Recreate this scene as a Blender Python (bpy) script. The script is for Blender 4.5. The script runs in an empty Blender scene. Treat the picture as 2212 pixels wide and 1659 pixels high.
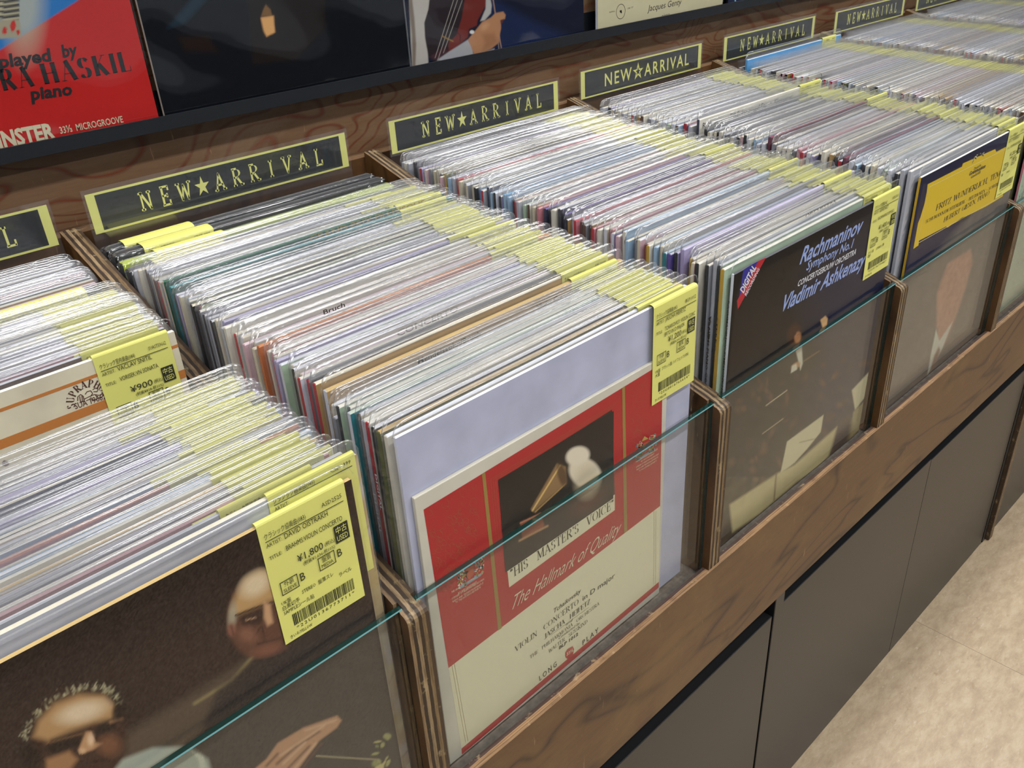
import bpy, math, random
import numpy as np
from mathutils import Vector, Matrix
R = random.Random(7)
SC = bpy.context.scene
COL = SC.collection
H = 0.804                       # height of the front lip of the bins above the floor (m)
PITCH = 0.36                    # spacing of the plywood dividers

# ------------------------------------------------------------------ camera
CAMP = np.array([-0.5957, -0.3709, 0.4159 + H])
YAW, PIT, ROLL, FPX = 0.7325, 0.5112, -0.0617, 1865.74
def _basis():
    cy, sy, cp, sp = math.cos(YAW), math.sin(YAW), math.cos(PIT), math.sin(PIT)
    f = np.array([sy * cp, cy * cp, -sp]); r = np.array([cy, -sy, 0.0]); u = np.cross(r, f)
    cr, sr = math.cos(ROLL), math.sin(ROLL)
    return cr * r + sr * u, -sr * r + cr * u, f
CR, CU, CF = _basis()
cam = bpy.data.cameras.new('camera'); cam.sensor_fit = 'HORIZONTAL'; cam.sensor_width = 36.0
cam.lens = 36.0 * FPX / 2212.0; cam.clip_start = 0.02; cam.clip_end = 50
camo = bpy.data.objects.new('camera', cam); COL.objects.link(camo)
m = Matrix(((CR[0], CU[0], -CF[0]), (CR[1], CU[1], -CF[1]), (CR[2], CU[2], -CF[2]))).to_4x4()
m.translation = Vector(CAMP); camo.matrix_world = m; SC.camera = camo
# ------------------------------------------------------------------ world, lamps, exposure
w = bpy.data.worlds.new('world'); SC.world = w; w.use_nodes = True
w.node_tree.nodes['Background'].inputs[0].default_value = (0.86, 0.93, 1.0, 1)
w.node_tree.nodes['Background'].inputs[1].default_value = 0.31
def area(name, loc, sx, sy, power, col=(1, 0.99, 0.975)):
    l = bpy.data.lights.new(name, 'AREA'); l.shape = 'RECTANGLE'; l.size = sx; l.size_y = sy; l.energy = power; l.color = col
    o = bpy.data.objects.new(name, l); COL.objects.link(o); o.location = loc
    return o
for _x in (-1.6, 0.4, 2.4):
    for _y, _p in ((-2.6, 30), (-1.1, 34), (0.15, 22)):
        area('ceiling_lamp', (_x, _y, 2.75), 1.25, 0.16, _p)
vs = SC.view_settings
vs.view_transform = 'Standard'; vs.look = 'None'; vs.gamma = 1; vs.use_curve_mapping = False; vs.exposure = -0.34
cy = SC.cycles
cy.max_bounces = 5; cy.diffuse_bounces = 2; cy.glossy_bounces = 2; cy.transmission_bounces = 2
cy.use_adaptive_sampling = True; cy.adaptive_threshold = 0.06; cy.adaptive_min_samples = 10
cy.transparent_max_bounces = 56; cy.sample_clamp_indirect = 4.0; cy.use_denoising = True
cy.caustics_reflective = False; cy.caustics_refractive = False

# ------------------------------------------------------------------ measuring helpers: photograph pixel <-> point on a known plane
def unproj(u, v, x=None, y=None, z=None):
    d = CF * FPX + (u - 1106) * CR - (v - 829.5) * CU
    if y is not None: t = (y - CAMP[1]) / d[1]
    elif z is not None: t = (z - CAMP[2]) / d[2]
    else: t = (x - CAMP[0]) / d[0]
    return CAMP + t * d
def topix(X, Y, Z):
    dx, dy, dz = X - CAMP[0], Y - CAMP[1], Z - CAMP[2]
    zz = dx * CF[0] + dy * CF[1] + dz * CF[2]
    return (1106 + FPX * (dx * CR[0] + dy * CR[1] + dz * CR[2]) / zz,
            829.5 - FPX * (dx * CU[0] + dy * CU[1] + dz * CU[2]) / zz)

# ------------------------------------------------------------------ materials
def lin(h):
    h = h.lstrip('#'); o = []
    for i in (0, 2, 4):
        c = int(h[i:i + 2], 16) / 255; o.append(c / 12.92 if c <= 0.04045 else ((c + 0.055) / 1.055) ** 2.4)
    return tuple(o) + (1.0,)
MATS = {}
def new_mat(name):
    mt = bpy.data.materials.new(name); mt.use_nodes = True; nt = mt.node_tree
    return mt, nt, nt.nodes['Principled BSDF']
def mat(name, hexc, rough=0.5, metal=0.0, coat=0.0, spec=0.5, bump=0.0, bscale=200, vary=0.0):
    if name in MATS: return MATS[name]
    mt, nt, p = new_mat(name); c = lin(hexc)
    p.inputs['Base Color'].default_value = c; p.inputs['Roughness'].default_value = rough
    p.inputs['Metallic'].default_value = metal; p.inputs['Coat Weight'].default_value = coat; p.inputs['Specular IOR Level'].default_value = spec
    if bump or vary:
        tc = nt.nodes.new('ShaderNodeTexCoord'); nz = nt.nodes.new('ShaderNodeTexNoise'); nz.inputs['Scale'].default_value = bscale; nz.inputs['Detail'].default_value = 4
        nt.links.new(tc.outputs['Object'], nz.inputs['Vector'])
        if bump:
            b = nt.nodes.new('ShaderNodeBump'); b.inputs['Strength'].default_value = bump; b.inputs['Distance'].default_value = 0.001
            nt.links.new(nz.outputs['Fac'], b.inputs['Height']); nt.links.new(b.outputs['Normal'], p.inputs['Normal'])
        if vary:
            r = nt.nodes.new('ShaderNodeValToRGB'); r.color_ramp.elements[0].position = 0.3; r.color_ramp.elements[1].position = 0.7
            r.color_ramp.elements[0].color = tuple(k * (1 - vary) for k in c[:3]) + (1,); r.color_ramp.elements[1].color = tuple(min(1, k * (1 + vary)) for k in c[:3]) + (1,)
            nt.links.new(nz.outputs['Fac'], r.inputs['Fac']); nt.links.new(r.outputs['Color'], p.inputs['Base Color'])
    MATS[name] = mt; return mt
def ramp(nt, stops, src):
    r = nt.nodes.new('ShaderNodeValToRGB'); e = r.color_ramp.elements
    while len(e) > 1: e.remove(e[-1])
    e[0].position = stops[0][0]; e[0].color = lin(stops[0][1])
    for pos, c in stops[1:]:
        k = e.new(pos); k.color = lin(c)
    nt.links.new(src, r.inputs['Fac']); return r
def math_node(nt, op, a, b=None):
    n = nt.nodes.new('ShaderNodeMath'); n.operation = op
    for i, s in enumerate((a, b)):
        if s is None: continue
        if isinstance(s, (int, float)): n.inputs[i].default_value = s
        else: nt.links.new(s, n.inputs[i])
    return n.outputs[0]
def mixc(nt, fac, a, b):
    n = nt.nodes.new('ShaderNodeMix'); n.data_type = 'RGBA'
    if isinstance(fac, (int, float)): n.inputs[0].default_value = fac
    else: nt.links.new(fac, n.inputs[0])
    for i, s in ((6, a), (7, b)):
        if isinstance(s, tuple): n.inputs[i].default_value = s
        else: nt.links.new(s, n.inputs[i])
    return n.outputs[2]
def noise(nt, vec, scale, detail=4, dist=0.0, rough=0.55):
    n = nt.nodes.new('ShaderNodeTexNoise'); n.inputs['Scale'].default_value = scale; n.inputs['Detail'].default_value = detail
    n.inputs['Distortion'].default_value = dist; n.inputs['Roughness'].default_value = rough; nt.links.new(vec, n.inputs['Vector']); return n.outputs['Fac']
def mapping(nt, scale, loc=(0, 0, 0)):
    tc = nt.nodes.new('ShaderNodeTexCoord'); mp = nt.nodes.new('ShaderNodeMapping'); mp.inputs['Scale'].default_value = scale; mp.inputs['Location'].default_value = loc
    nt.links.new(tc.outputs['Object'], mp.inputs['Vector']); return mp.outputs['Vector']
def grain_wood(name, base, mid, dark, scale, loc=(0, 0, 0), rings=9.0, rough=0.45, worn='#a8845c', wornamt=0.35):
    """plywood face: contour figure of a stretched noise, fine pores and worn patches"""
    mt, nt, p = new_mat(name); v = mapping(nt, scale, loc)
    n1 = noise(nt, v, 1.0, 2, 0.6)
    band = math_node(nt, 'PINGPONG', math_node(nt, 'MULTIPLY', n1, rings), 0.5)
    c1 = ramp(nt, [(0.0, dark), (0.16, mid), (0.34, base), (1.0, base)], math_node(nt, 'MULTIPLY', band, 2.0)).outputs['Color']
    v2 = mapping(nt, (scale[0] * 6, scale[1] * 6, scale[2] * 26)); pores = noise(nt, v2, 1.0, 5, 0.2, 0.7)
    c2 = mixc(nt, math_node(nt, 'MULTIPLY', ramp(nt, [(0.42, '#000000'), (0.62, '#ffffff')], pores).outputs['Color'], 0.35), c1, lin(mid))
    v3 = mapping(nt, (5, 5, 7)); patch = noise(nt, v3, 1.0, 6, 0.4, 0.7)
    c3 = mixc(nt, math_node(nt, 'MULTIPLY', ramp(nt, [(0.5, '#000000'), (0.66, '#ffffff')], patch).outputs['Color'], wornamt), c2, lin(worn))
    v4 = mapping(nt, (260, 260, 40)); sc = noise(nt, v4, 1.0, 2, 0.0)
    c4 = mixc(nt, math_node(nt, 'MULTIPLY', ramp(nt, [(0.72, '#000000'), (0.78, '#ffffff')], sc).outputs['Color'], 0.4), c3, lin('#c6a27a'))
    nt.links.new(c4, p.inputs['Base Color']); p.inputs['Roughness'].default_value = rough
    b = nt.nodes.new('ShaderNodeBump'); b.inputs['Strength'].default_value = 0.25; b.inputs['Distance'].default_value = 0.0006
    nt.links.new(pores, b.inputs['Height']); nt.links.new(b.outputs['Normal'], p.inputs['Normal'])
    MATS[name] = mt; return mt
def ply_edge(name, axis, thick, cols, n_ply, wear='#e0c096', off=0.0):
    """cut edge of plywood: plies across one axis"""
    mt, nt, p = new_mat(name)
    tc = nt.nodes.new('ShaderNodeTexCoord'); sp = nt.nodes.new('ShaderNodeSeparateXYZ'); nt.links.new(tc.outputs['Object'], sp.inputs[0])
    v = mapping(nt, (60, 60, 60)); nz = noise(nt, v, 1.0, 4)
    s = {'X': 0, 'Y': 1, 'Z': 2}[axis]
    a = math_node(nt, 'ADD', math_node(nt, 'MULTIPLY', math_node(nt, 'ADD', sp.outputs[s], off), 1.0 / thick), math_node(nt, 'MULTIPLY', math_node(nt, 'SUBTRACT', nz, 0.5), 0.10))
    f = math_node(nt, 'FRACT', math_node(nt, 'ADD', a, 0.5))
    stops = [(i / n_ply, cols[i % len(cols)]) for i in range(n_ply)]
    sharp = []
    for i, (ps, cc_) in enumerate(stops): sharp += [(ps + 0.004, cc_), (ps + 1.0 / n_ply - 0.02, cc_)]
    r = ramp(nt, sharp, f)
    fib = noise(nt, mapping(nt, {'X': (700, 60, 25), 'Y': (12, 700, 700)}[axis]), 1.0, 3, 0.3, 0.7)
    fibc = mixc(nt, math_node(nt, 'MULTIPLY', ramp(nt, [(0.40, '#ffffff'), (0.56, '#000000')], fib).outputs['Color'], 0.6), r.outputs['Color'], lin('#3a291c'))
    v2 = mapping(nt, (90, 90, 90)); pt = noise(nt, v2, 1.0, 5, 0.3, 0.7)
    c = mixc(nt, math_node(nt, 'MULTIPLY', ramp(nt, [(0.58, '#000000'), (0.70, '#ffffff')], pt).outputs['Color'], 0.6), fibc, lin(wear))
    v3 = mapping(nt, (30, 30, 30)); pt2 = noise(nt, v3, 1.0, 5, 0.3, 0.7)
    c = mixc(nt, math_node(nt, 'MULTIPLY', ramp(nt, [(0.56, '#000000'), (0.7, '#ffffff')], pt2).outputs['Color'], 0.6), c, lin('#4a3020'))
    nt.links.new(c, p.inputs['Base Color']); p.inputs['Roughness'].default_value = 0.55
    b = nt.nodes.new('ShaderNodeBump'); b.inputs['Strength'].default_value = 0.6; b.inputs['Distance'].default_value = 0.0008
    nt.links.new(pt, b.inputs['Height']); nt.links.new(b.outputs['Normal'], p.inputs['Normal'])
    MATS[name] = mt; return mt
def clear_mat(name, haze, hazecol, rough, bump, bsc, tint=(1, 1, 1, 1), ior=1.45, gain=1.0, stretch=(1, 1, 1), crinkle=False):
    """thin clear sheet: see-through, Fresnel gloss, a little milky scatter"""
    mt, nt, p = new_mat(name); nt.nodes.remove(p); out = nt.nodes['Material Output']
    tr = nt.nodes.new('ShaderNodeBsdfTransparent'); tr.inputs[0].default_value = tint
    gl = nt.nodes.new('ShaderNodeBsdfGlossy'); gl.inputs['Roughness'].default_value = rough
    df = nt.nodes.new('ShaderNodeBsdfDiffuse'); df.inputs['Color'].default_value = lin(hazecol)
    tl = nt.nodes.new('ShaderNodeBsdfTranslucent'); tl.inputs['Color'].default_value = lin(hazecol)
    dm = nt.nodes.new('ShaderNodeMixShader'); dm.inputs[0].default_value = 0.5
    nt.links.new(df.outputs[0], dm.inputs[1]); nt.links.new(tl.outputs[0], dm.inputs[2])
    ge = nt.nodes.new('ShaderNodeNewGeometry'); dt = nt.nodes.new('ShaderNodeVectorMath'); dt.operation = 'DOT_PRODUCT'
    nt.links.new(ge.outputs['Incoming'], dt.inputs[0]); nt.links.new(ge.outputs['Normal'], dt.inputs[1])
    if bump:
        v = mapping(nt, stretch); nz = noise(nt, v, bsc, 1, 0.5, 0.45)
        b = nt.nodes.new('ShaderNodeBump'); b.inputs['Strength'].default_value = bump; b.inputs['Distance'].default_value = 0.004
        nt.links.new(nz, b.inputs['Height']); nt.links.new(b.outputs['Normal'], gl.inputs['Normal'])
        if crinkle:
            tc = nt.nodes.new('ShaderNodeTexCoord'); sp = nt.nodes.new('ShaderNodeSeparateXYZ'); nt.links.new(tc.outputs['Object'], sp.inputs[0])
            ends = math_node(nt, 'MULTIPLY', math_node(nt, 'MINIMUM', math_node(nt, 'MAXIMUM', math_node(nt, 'SUBTRACT', math_node(nt, 'ABSOLUTE', sp.outputs[0]), 0.120), 0.0), 0.036), 27.0)
            fine = noise(nt, mapping(nt, (70, 70, 70)), 1.0, 1, 0.6)
            nt.links.new(math_node(nt, 'ADD', nz, math_node(nt, 'MULTIPLY', fine, ends)), b.inputs['Height']); b.inputs['Strength'].default_value = min(1, bump * 1.6); nt.links.new(b.outputs['Normal'], dt.inputs[1])
    f0 = ((ior - 1) / (ior + 1)) ** 2                      # Schlick's Fresnel, the same from both sides of the sheet
    g = math_node(nt, 'POWER', math_node(nt, 'SUBTRACT', 1.0, math_node(nt, 'ABSOLUTE', dt.outputs['Value'])), 5.0)
    f = math_node(nt, 'MULTIPLY', math_node(nt, 'ADD', math_node(nt, 'MULTIPLY', g, 1 - f0), f0), gain)
    f = math_node(nt, 'MINIMUM', f, 0.95)
    m1 = nt.nodes.new('ShaderNodeMixShader'); m1.inputs[0].default_value = haze
    nt.links.new(tr.outputs[0], m1.inputs[1]); nt.links.new(dm.outputs[0], m1.inputs[2])
    m2 = nt.nodes.new('ShaderNodeMixShader'); nt.links.new(f, m2.inputs[0]); nt.links.new(m1.outputs[0], m2.inputs[1]); nt.links.new(gl.outputs[0], m2.inputs[2])
    nt.links.new(m2.outputs[0], out.inputs['Surface']); MATS[name] = mt; return mt

FASCIA = grain_wood('front_board_wood', '#64462a', '#543a22', '#361e0f', (3.0, 3.0, 9.0), (0.3, 0, 0.2), 6.0, 0.42, '#7a5c34', 0.55)
WALLW = grain_wood('wall_plywood', '#75593f', '#66452e', '#6a2c12', (3.0, 3.0, 8.5), (1.3, 0, 4.2), 17.0, 0.5, '#8c7660', 0.45)
SIDEW = grain_wood('divider_face_wood', '#5c3f22', '#48301a', '#2e1c0e', (8, 8, 2.5), (0, 0, 0), 4.0, 0.42, '#7c5c38', 0.3)
EDGEX = ply_edge('divider_edge_plies', 'X', 0.018, ['#8a7050', '#2e2318', '#9a8260', '#35281a', '#826a48', '#463626'], 6, wear='#b09a70')
EDGEY = ply_edge('board_edge_plies', 'Y', 0.010, ['#b8916a', '#5e4a42', '#4f413e', '#a98560'], 5, off=0.003, wear='#d2b48e')
LEDGE = ply_edge('ledge_wood', 'Y', 0.03, ['#7c5e42', '#8f7050', '#6c4c34'], 3, wear='#b09070')
SLEEVE = clear_mat('clear_film', 0.048, '#e9ecf4', 0.10, 0.38, 14, gain=1.5, stretch=(0.22, 1, 1.6), crinkle=True)  # white haze: film scatter plus painted-in lamp reflections between the sheets
SLEEVE_EDGE = clear_mat('film_edge_glint', 0.20, '#f2f4f8', 0.15, 0, 1, gain=3.0)  # whitened lip paints the glint that sheet edges catch
FILM_FAR = clear_mat('clear_film_far', 0.050, '#e9ecf4', 0.14, 0, 14, gain=1.5)  # the same haze of scatter and painted-in reflections for the far sheets
FILM_FRONT = clear_mat('front_film', 0.004, '#e8ecf6', 0.05, 0.35, 6, gain=0.5, stretch=(0.8, 1, 1.6))
GLASS = clear_mat('pane_face', 0.012, '#dcdad6', 0.03, 0.03, 6, tint=(0.97, 0.98, 0.975, 1), ior=1.5, gain=0.75)  # haze colour holds dust and part of the veil reflected from the floor
GLASS_EDGE = mat('pane_edge_green', '#06302a', 0.12, coat=1.0, spec=0.8)
GLASS_BEVEL = mat('pane_bevel_highlight', '#5c8c8c', 0.14, coat=1.0)  # light tone paints the highlight line along the pane's front edge
ACRYLIC = clear_mat('acrylic_holder', 0.02, '#d9d4d8', 0.05, 0.1, 6, gain=1.2)
TAG = mat('yellow_paper', '#dedc78', 0.6)
INK = mat('black_ink', '#2c2e1c', 0.6)
SIGNY = mat('pale_yellow_card', '#e2e284', 0.55)
SIGNK = mat('charcoal_card', '#25292b', 0.35)
BLACKR = mat('black_rail', '#12161c', 0.38, bump=0.1)
CAB = mat('dark_grey_laminate', '#19191b', 0.32, vary=0.05, bscale=9)
CABK = mat('black_recess', '#0a0b0e', 0.5)

# ------------------------------------------------------------------ mesh helpers
class MB:
    def __init__(s): s.v = []; s.f = []; s.m = []
    def add(s, verts, faces, mi=0):
        b = len(s.v); s.v += [tuple(float(c) for c in p) for p in verts]; s.f += [tuple(b + i for i in f) for f in faces]
        s.m += (mi if isinstance(mi, list) else [mi] * len(faces)); return s
    def box(s, x0, x1, y0, y1, z0, z1, mi=0):
        """mi: one index or six for -z +z -y +x +y -x"""
        v = [(x0, y0, z0), (x1, y0, z0), (x1, y1, z0), (x0, y1, z0), (x0, y0, z1), (x1, y0, z1), (x1, y1, z1), (x0, y1, z1)]
        return s.add(v, [(0, 3, 2, 1), (4, 5, 6, 7), (0, 1, 5, 4), (1, 2, 6, 5), (2, 3, 7, 6), (3, 0, 4, 7)], mi if isinstance(mi, list) else [mi] * 6)
    def prism(s, prof, x0, x1, mi_side=0, mi_edge=1):
        """profile of (y, z), anticlockwise seen from +x, extruded in x"""
        n = len(prof); v = [(x0, y, z) for y, z in prof] + [(x1, y, z) for y, z in prof]
        s.add(v, [tuple(range(n)), tuple(range(2 * n - 1, n - 1, -1))], mi_side)
        return s.add(v, [(i, i + n, (i + 1) % n + n, (i + 1) % n) for i in range(n)], mi_edge)
    def poly(s, pts, mi=0): return s.add(pts, [tuple(range(len(pts)))], mi)
    def mesh(s, name):
        me = bpy.data.meshes.new(name); me.from_pydata(s.v, [], s.f)
        me.polygons.foreach_set('material_index', s.m); me.update(); return me
def obj(name, mb, mats, parent=None, world=True):
    """link a mesh; verts in world coordinates are moved into the parent's frame"""
    me = mb.mesh(name) if isinstance(mb, MB) else mb
    for mt in (mats if isinstance(mats, (list, tuple)) else [mats]): me.materials.append(mt)
    o = bpy.data.objects.new(name, me); COL.objects.link(o)
    if parent is not None:
        o.parent = parent
        if world:
            p = parent; off = Vector((0, 0, 0))
            while p is not None: off += p.location; p = p.parent
            me.transform(Matrix.Translation(-off))
    return o
def thing(name, label, cat, loc=(0, 0, 0), group=None, kind=None):
    o = bpy.data.objects.new(name, None); COL.objects.link(o); o.location = loc; o.empty_display_size = 0.02
    tag(o, label, cat, group, kind); return o
def tag(o, label=None, cat=None, group=None, kind=None):
    if label: o['label'] = label
    if cat: o['category'] = cat
    if group: o['group'] = group
    if kind: o['kind'] = kind
    return o
def bevel(o, w, seg=2):
    md = o.modifiers.new('bevel', 'BEVEL'); md.width = w; md.segments = seg; md.limit_method = 'ANGLE'; return o

# ------------------------------------------------------------------ lettering
_TC = {}
def sans(body, bold=0.0, res=2, track=1.0):
    """text in the built-in face as flat verts and faces, cap height about 1, from x = 0"""
    k = (body, bold, res, track)
    if k in _TC: return _TC[k]
    c = bpy.data.curves.new('lettering', 'FONT'); c.body = body; c.size = 1.43; c.resolution_u = res; c.offset = bold; c.space_character = track
    o = bpy.data.objects.new('lettering', c); COL.objects.link(o)
    dg = bpy.context.evaluated_depsgraph_get(); me = bpy.data.meshes.new_from_object(o.evaluated_get(dg))
    v = np.array([p.co[:2] for p in me.vertices]) if len(me.vertices) else np.zeros((0, 2)); f = [tuple(p.vertices) for p in me.polygons]
    if len(v): v[:, 0] -= v[:, 0].min()
    bpy.data.objects.remove(o); bpy.data.curves.remove(c); bpy.data.meshes.remove(me)
    _TC[k] = (v, f); return _TC[k]
GL = {
 'I': '30|L15 0 15 100 1|S15 0|S15 100', 'H': '82|L14 0 14 100 1|L68 0 68 100 1|L14 50 68 50 0|S14 0|S14 100|S68 0|S68 100',
 'E': '66|L14 0 14 100 1|L5 100 58 100 0|L5 0 60 0 0|L14 51 46 51 0|L58 100 58 80 0|L60 0 60 22 0|L46 42 46 60 0',
 'F': '62|L14 0 14 100 1|L5 100 58 100 0|L14 51 46 51 0|L58 100 58 80 0|L46 42 46 60 0|S14 0',
 'L': '62|L14 0 14 100 1|L5 0 58 0 0|L58 0 58 24 0|S14 100', 'T': '72|L36 0 36 100 1|L4 100 68 100 0|L4 100 4 78 0|L68 100 68 78 0|S36 0',
 'N': '86|L14 0 14 100 0|L14 100 70 0 1|L70 0 70 100 0|S14 0|S12 100|S70 100', 'M': '100|L14 0 16 100 0|L16 100 48 8 1|L48 8 82 100 0|L84 100 84 0 1|S14 0|S84 0|S12 100|S86 100',
 'V': '78|L8 100 38 0 1|L38 0 68 100 0|S8 100|S68 100', 'W': '98|L6 100 26 0 1|L26 0 48 88 0|L48 88 70 0 1|L70 0 90 100 0|S6 100|S90 100',
 'A': '80|L6 0 38 100 0|L36 100 70 0 1|L18 34 58 34 0|S6 0|S70 0', 'O': '88|A44 50 36 50 0 360', 'C': '80|A44 50 36 50 48 312|L68 92 68 68 0',
 'G': '86|A44 50 36 50 48 330|L70 6 70 42 1|S68 42|L68 92 68 68 0', 'Q': '88|A44 50 36 50 0 360|L44 8 78 -22 1',
 'R': '78|L14 0 14 100 1|L5 100 38 100 0|A38 75 22 25 -90 90|L14 50 38 50 0|L36 50 70 0 1|S14 0|S70 0',
 'P': '68|L14 0 14 100 1|L5 100 38 100 0|A38 73 22 27 -90 90|L14 46 38 46 0|S14 0',
 'B': '72|L14 0 14 100 1|L5 100 36 100 0|A36 76 20 24 -90 90|L14 52 38 52 0|A38 26 24 26 -90 90|L5 0 38 0 0',
 'D': '84|L14 0 14 100 1|L5 100 36 100 0|A36 50 38 50 -90 90|L5 0 36 0 0', 'S': '62|A30 75 20 25 20 262|A30 25 22 25 82 -160|L48 92 48 76 0|L8 24 8 6 0',
 'K': '78|L14 0 14 100 1|L14 40 62 100 0|L30 58 68 0 1|S14 0|S14 100|S62 100|S70 0', 'U': '82|L14 100 14 30 1|A41 30 27 30 180 360|L68 30 68 100 0|S14 100|S68 100',
 'X': '76|L10 100 66 0 1|L66 100 10 0 0|S10 100|S66 100|S10 0|S66 0', 'Y': '74|L8 100 36 48 1|L36 48 64 100 0|L36 0 36 50 1|S8 100|S64 100|S36 0',
 'Z': '70|L8 100 60 100 0|L60 100 8 0 1|L8 0 62 0 0|L8 100 8 80 0|L62 0 62 20 0', 'J': '40|L26 100 26 10 1|A10 8 16 20 -150 0|S26 100',
 '.': '26|L12 0 12 10 1', ',': '26|L14 8 8 -14 1', "'": '22|L12 100 9 76 1', '"': '40|L10 100 8 76 1|L26 100 24 76 1', ':': '26|L12 8 12 18 1|L12 60 12 70 1', '-': '44|L6 42 36 42 1', ' ': '50', '/': '44|L4 -10 38 108 0'}
def serif(body, thin=0.045, thick=0.13, ser=0.13, track=0.0, slabmono=0):
    V, F = [], []; x = 0.0
    def quad(a, b, wd):
        a, b = np.array(a, float), np.array(b, float); d = b - a; L = np.linalg.norm(d) or 1; d /= L; n = np.array([-d[1], d[0]]) * wd / 2
        e = d * wd * 0.25 * (0 if wd > thin else 1); k = len(V); V.extend([a - n - e, b - n + e, b + n + e, a + n - e]); F.append((k, k + 1, k + 2, k + 3))
    for ch in body:
        if ch == '\u2605':
            k = len(V); cx, cyy = x + 0.42, 0.5
            for i in range(10):
                r = 0.58 if i % 2 == 0 else 0.22; a = math.pi / 2 + i * math.pi / 5; V.append(np.array([cx + r * math.cos(a), cyy + r * math.sin(a)]))
            V.append(np.array([cx, cyy])); F.extend([(k + i, k + (i + 1) % 10, k + 10) for i in range(10)]); x += 0.84 + track; continue
        g = GL.get(ch)
        if g is None: x += 0.5; continue
        parts = g.split('|'); wd = float(parts[0]) / 100; ox = x
        if slabmono: ox = x + (slabmono - wd) / 2
        for c in parts[1:]:
            n = [float(t) / 100 for t in c[1:].split()]
            if c[0] == 'L': quad((ox + n[0], n[1]), (ox + n[2], n[3]), thick if n[4] > 0.005 else thin)
            elif c[0] == 'S': quad((ox + n[0] - ser, n[1] + (thin / 2 if n[1] < .5 else -thin / 2)), (ox + n[0] + ser, n[1] + (thin / 2 if n[1] < .5 else -thin / 2)), thin)
            else:
                a0, a1 = n[4] * 100, n[5] * 100; N = 18; k = len(V)
                for i in range(N + 1):
                    a = math.radians(a0 + (a1 - a0) * i / N); t = (thin + (thick - thin) * abs(math.cos(a))) / 2
                    V.append(np.array([ox + n[0] + (n[2] - t) * math.cos(a), n[1] + (n[3] - thin / 2 - t + thin / 2) * math.sin(a)]))
                    V.append(np.array([ox + n[0] + (n[2] + t) * math.cos(a), n[1] + (n[3] - thin / 2 + t - thin / 2) * math.sin(a)]))
                for i in range(N): F.append((k + 2 * i, k + 2 * i + 1, k + 2 * i + 3, k + 2 * i + 2))
        x += (slabmono or wd) + track
    v = np.array(V)
    return v, F
def letters(mb, body, pL, pR, h, y, font='sans', shear=0.0, mi=0, world=False, **kw):
    """lettering on the plane y: baseline from pL to pR (photo pixels, or (x, z) when world), cap height h"""
    v, f = (sans if font == 'sans' else serif)(body, **kw)
    if not len(v): return
    A = np.array(pL, float) if world else unproj(pL[0], pL[1], y=y)[[0, 2]]; B = np.array(pR, float) if world else unproj(pR[0], pR[1], y=y)[[0, 2]]
    d = B - A; L = np.linalg.norm(d); d /= L; n = np.array([-d[1], d[0]]); W = v[:, 0].max()
    P = A + np.outer(v[:, 0] / W * L + v[:, 1] * shear * h, d) + np.outer(v[:, 1] * h, n)
    mb.add([(p[0], y, p[1]) for p in P], f, mi)
def px_poly(mb, pts, y, mi=0):
    mb.poly([tuple(unproj(u, v, y=y)) for u, v in pts], mi)
def px_line(mb, a, b, wd, y, mi=0):
    A, B = unproj(a[0], a[1], y=y), unproj(b[0], b[1], y=y); d = B - A; d /= np.linalg.norm(d); n = np.array([-d[2], 0, d[0]]) * wd / 2
    mb.poly([A - n, B - n, B + n, A + n], mi)

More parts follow.
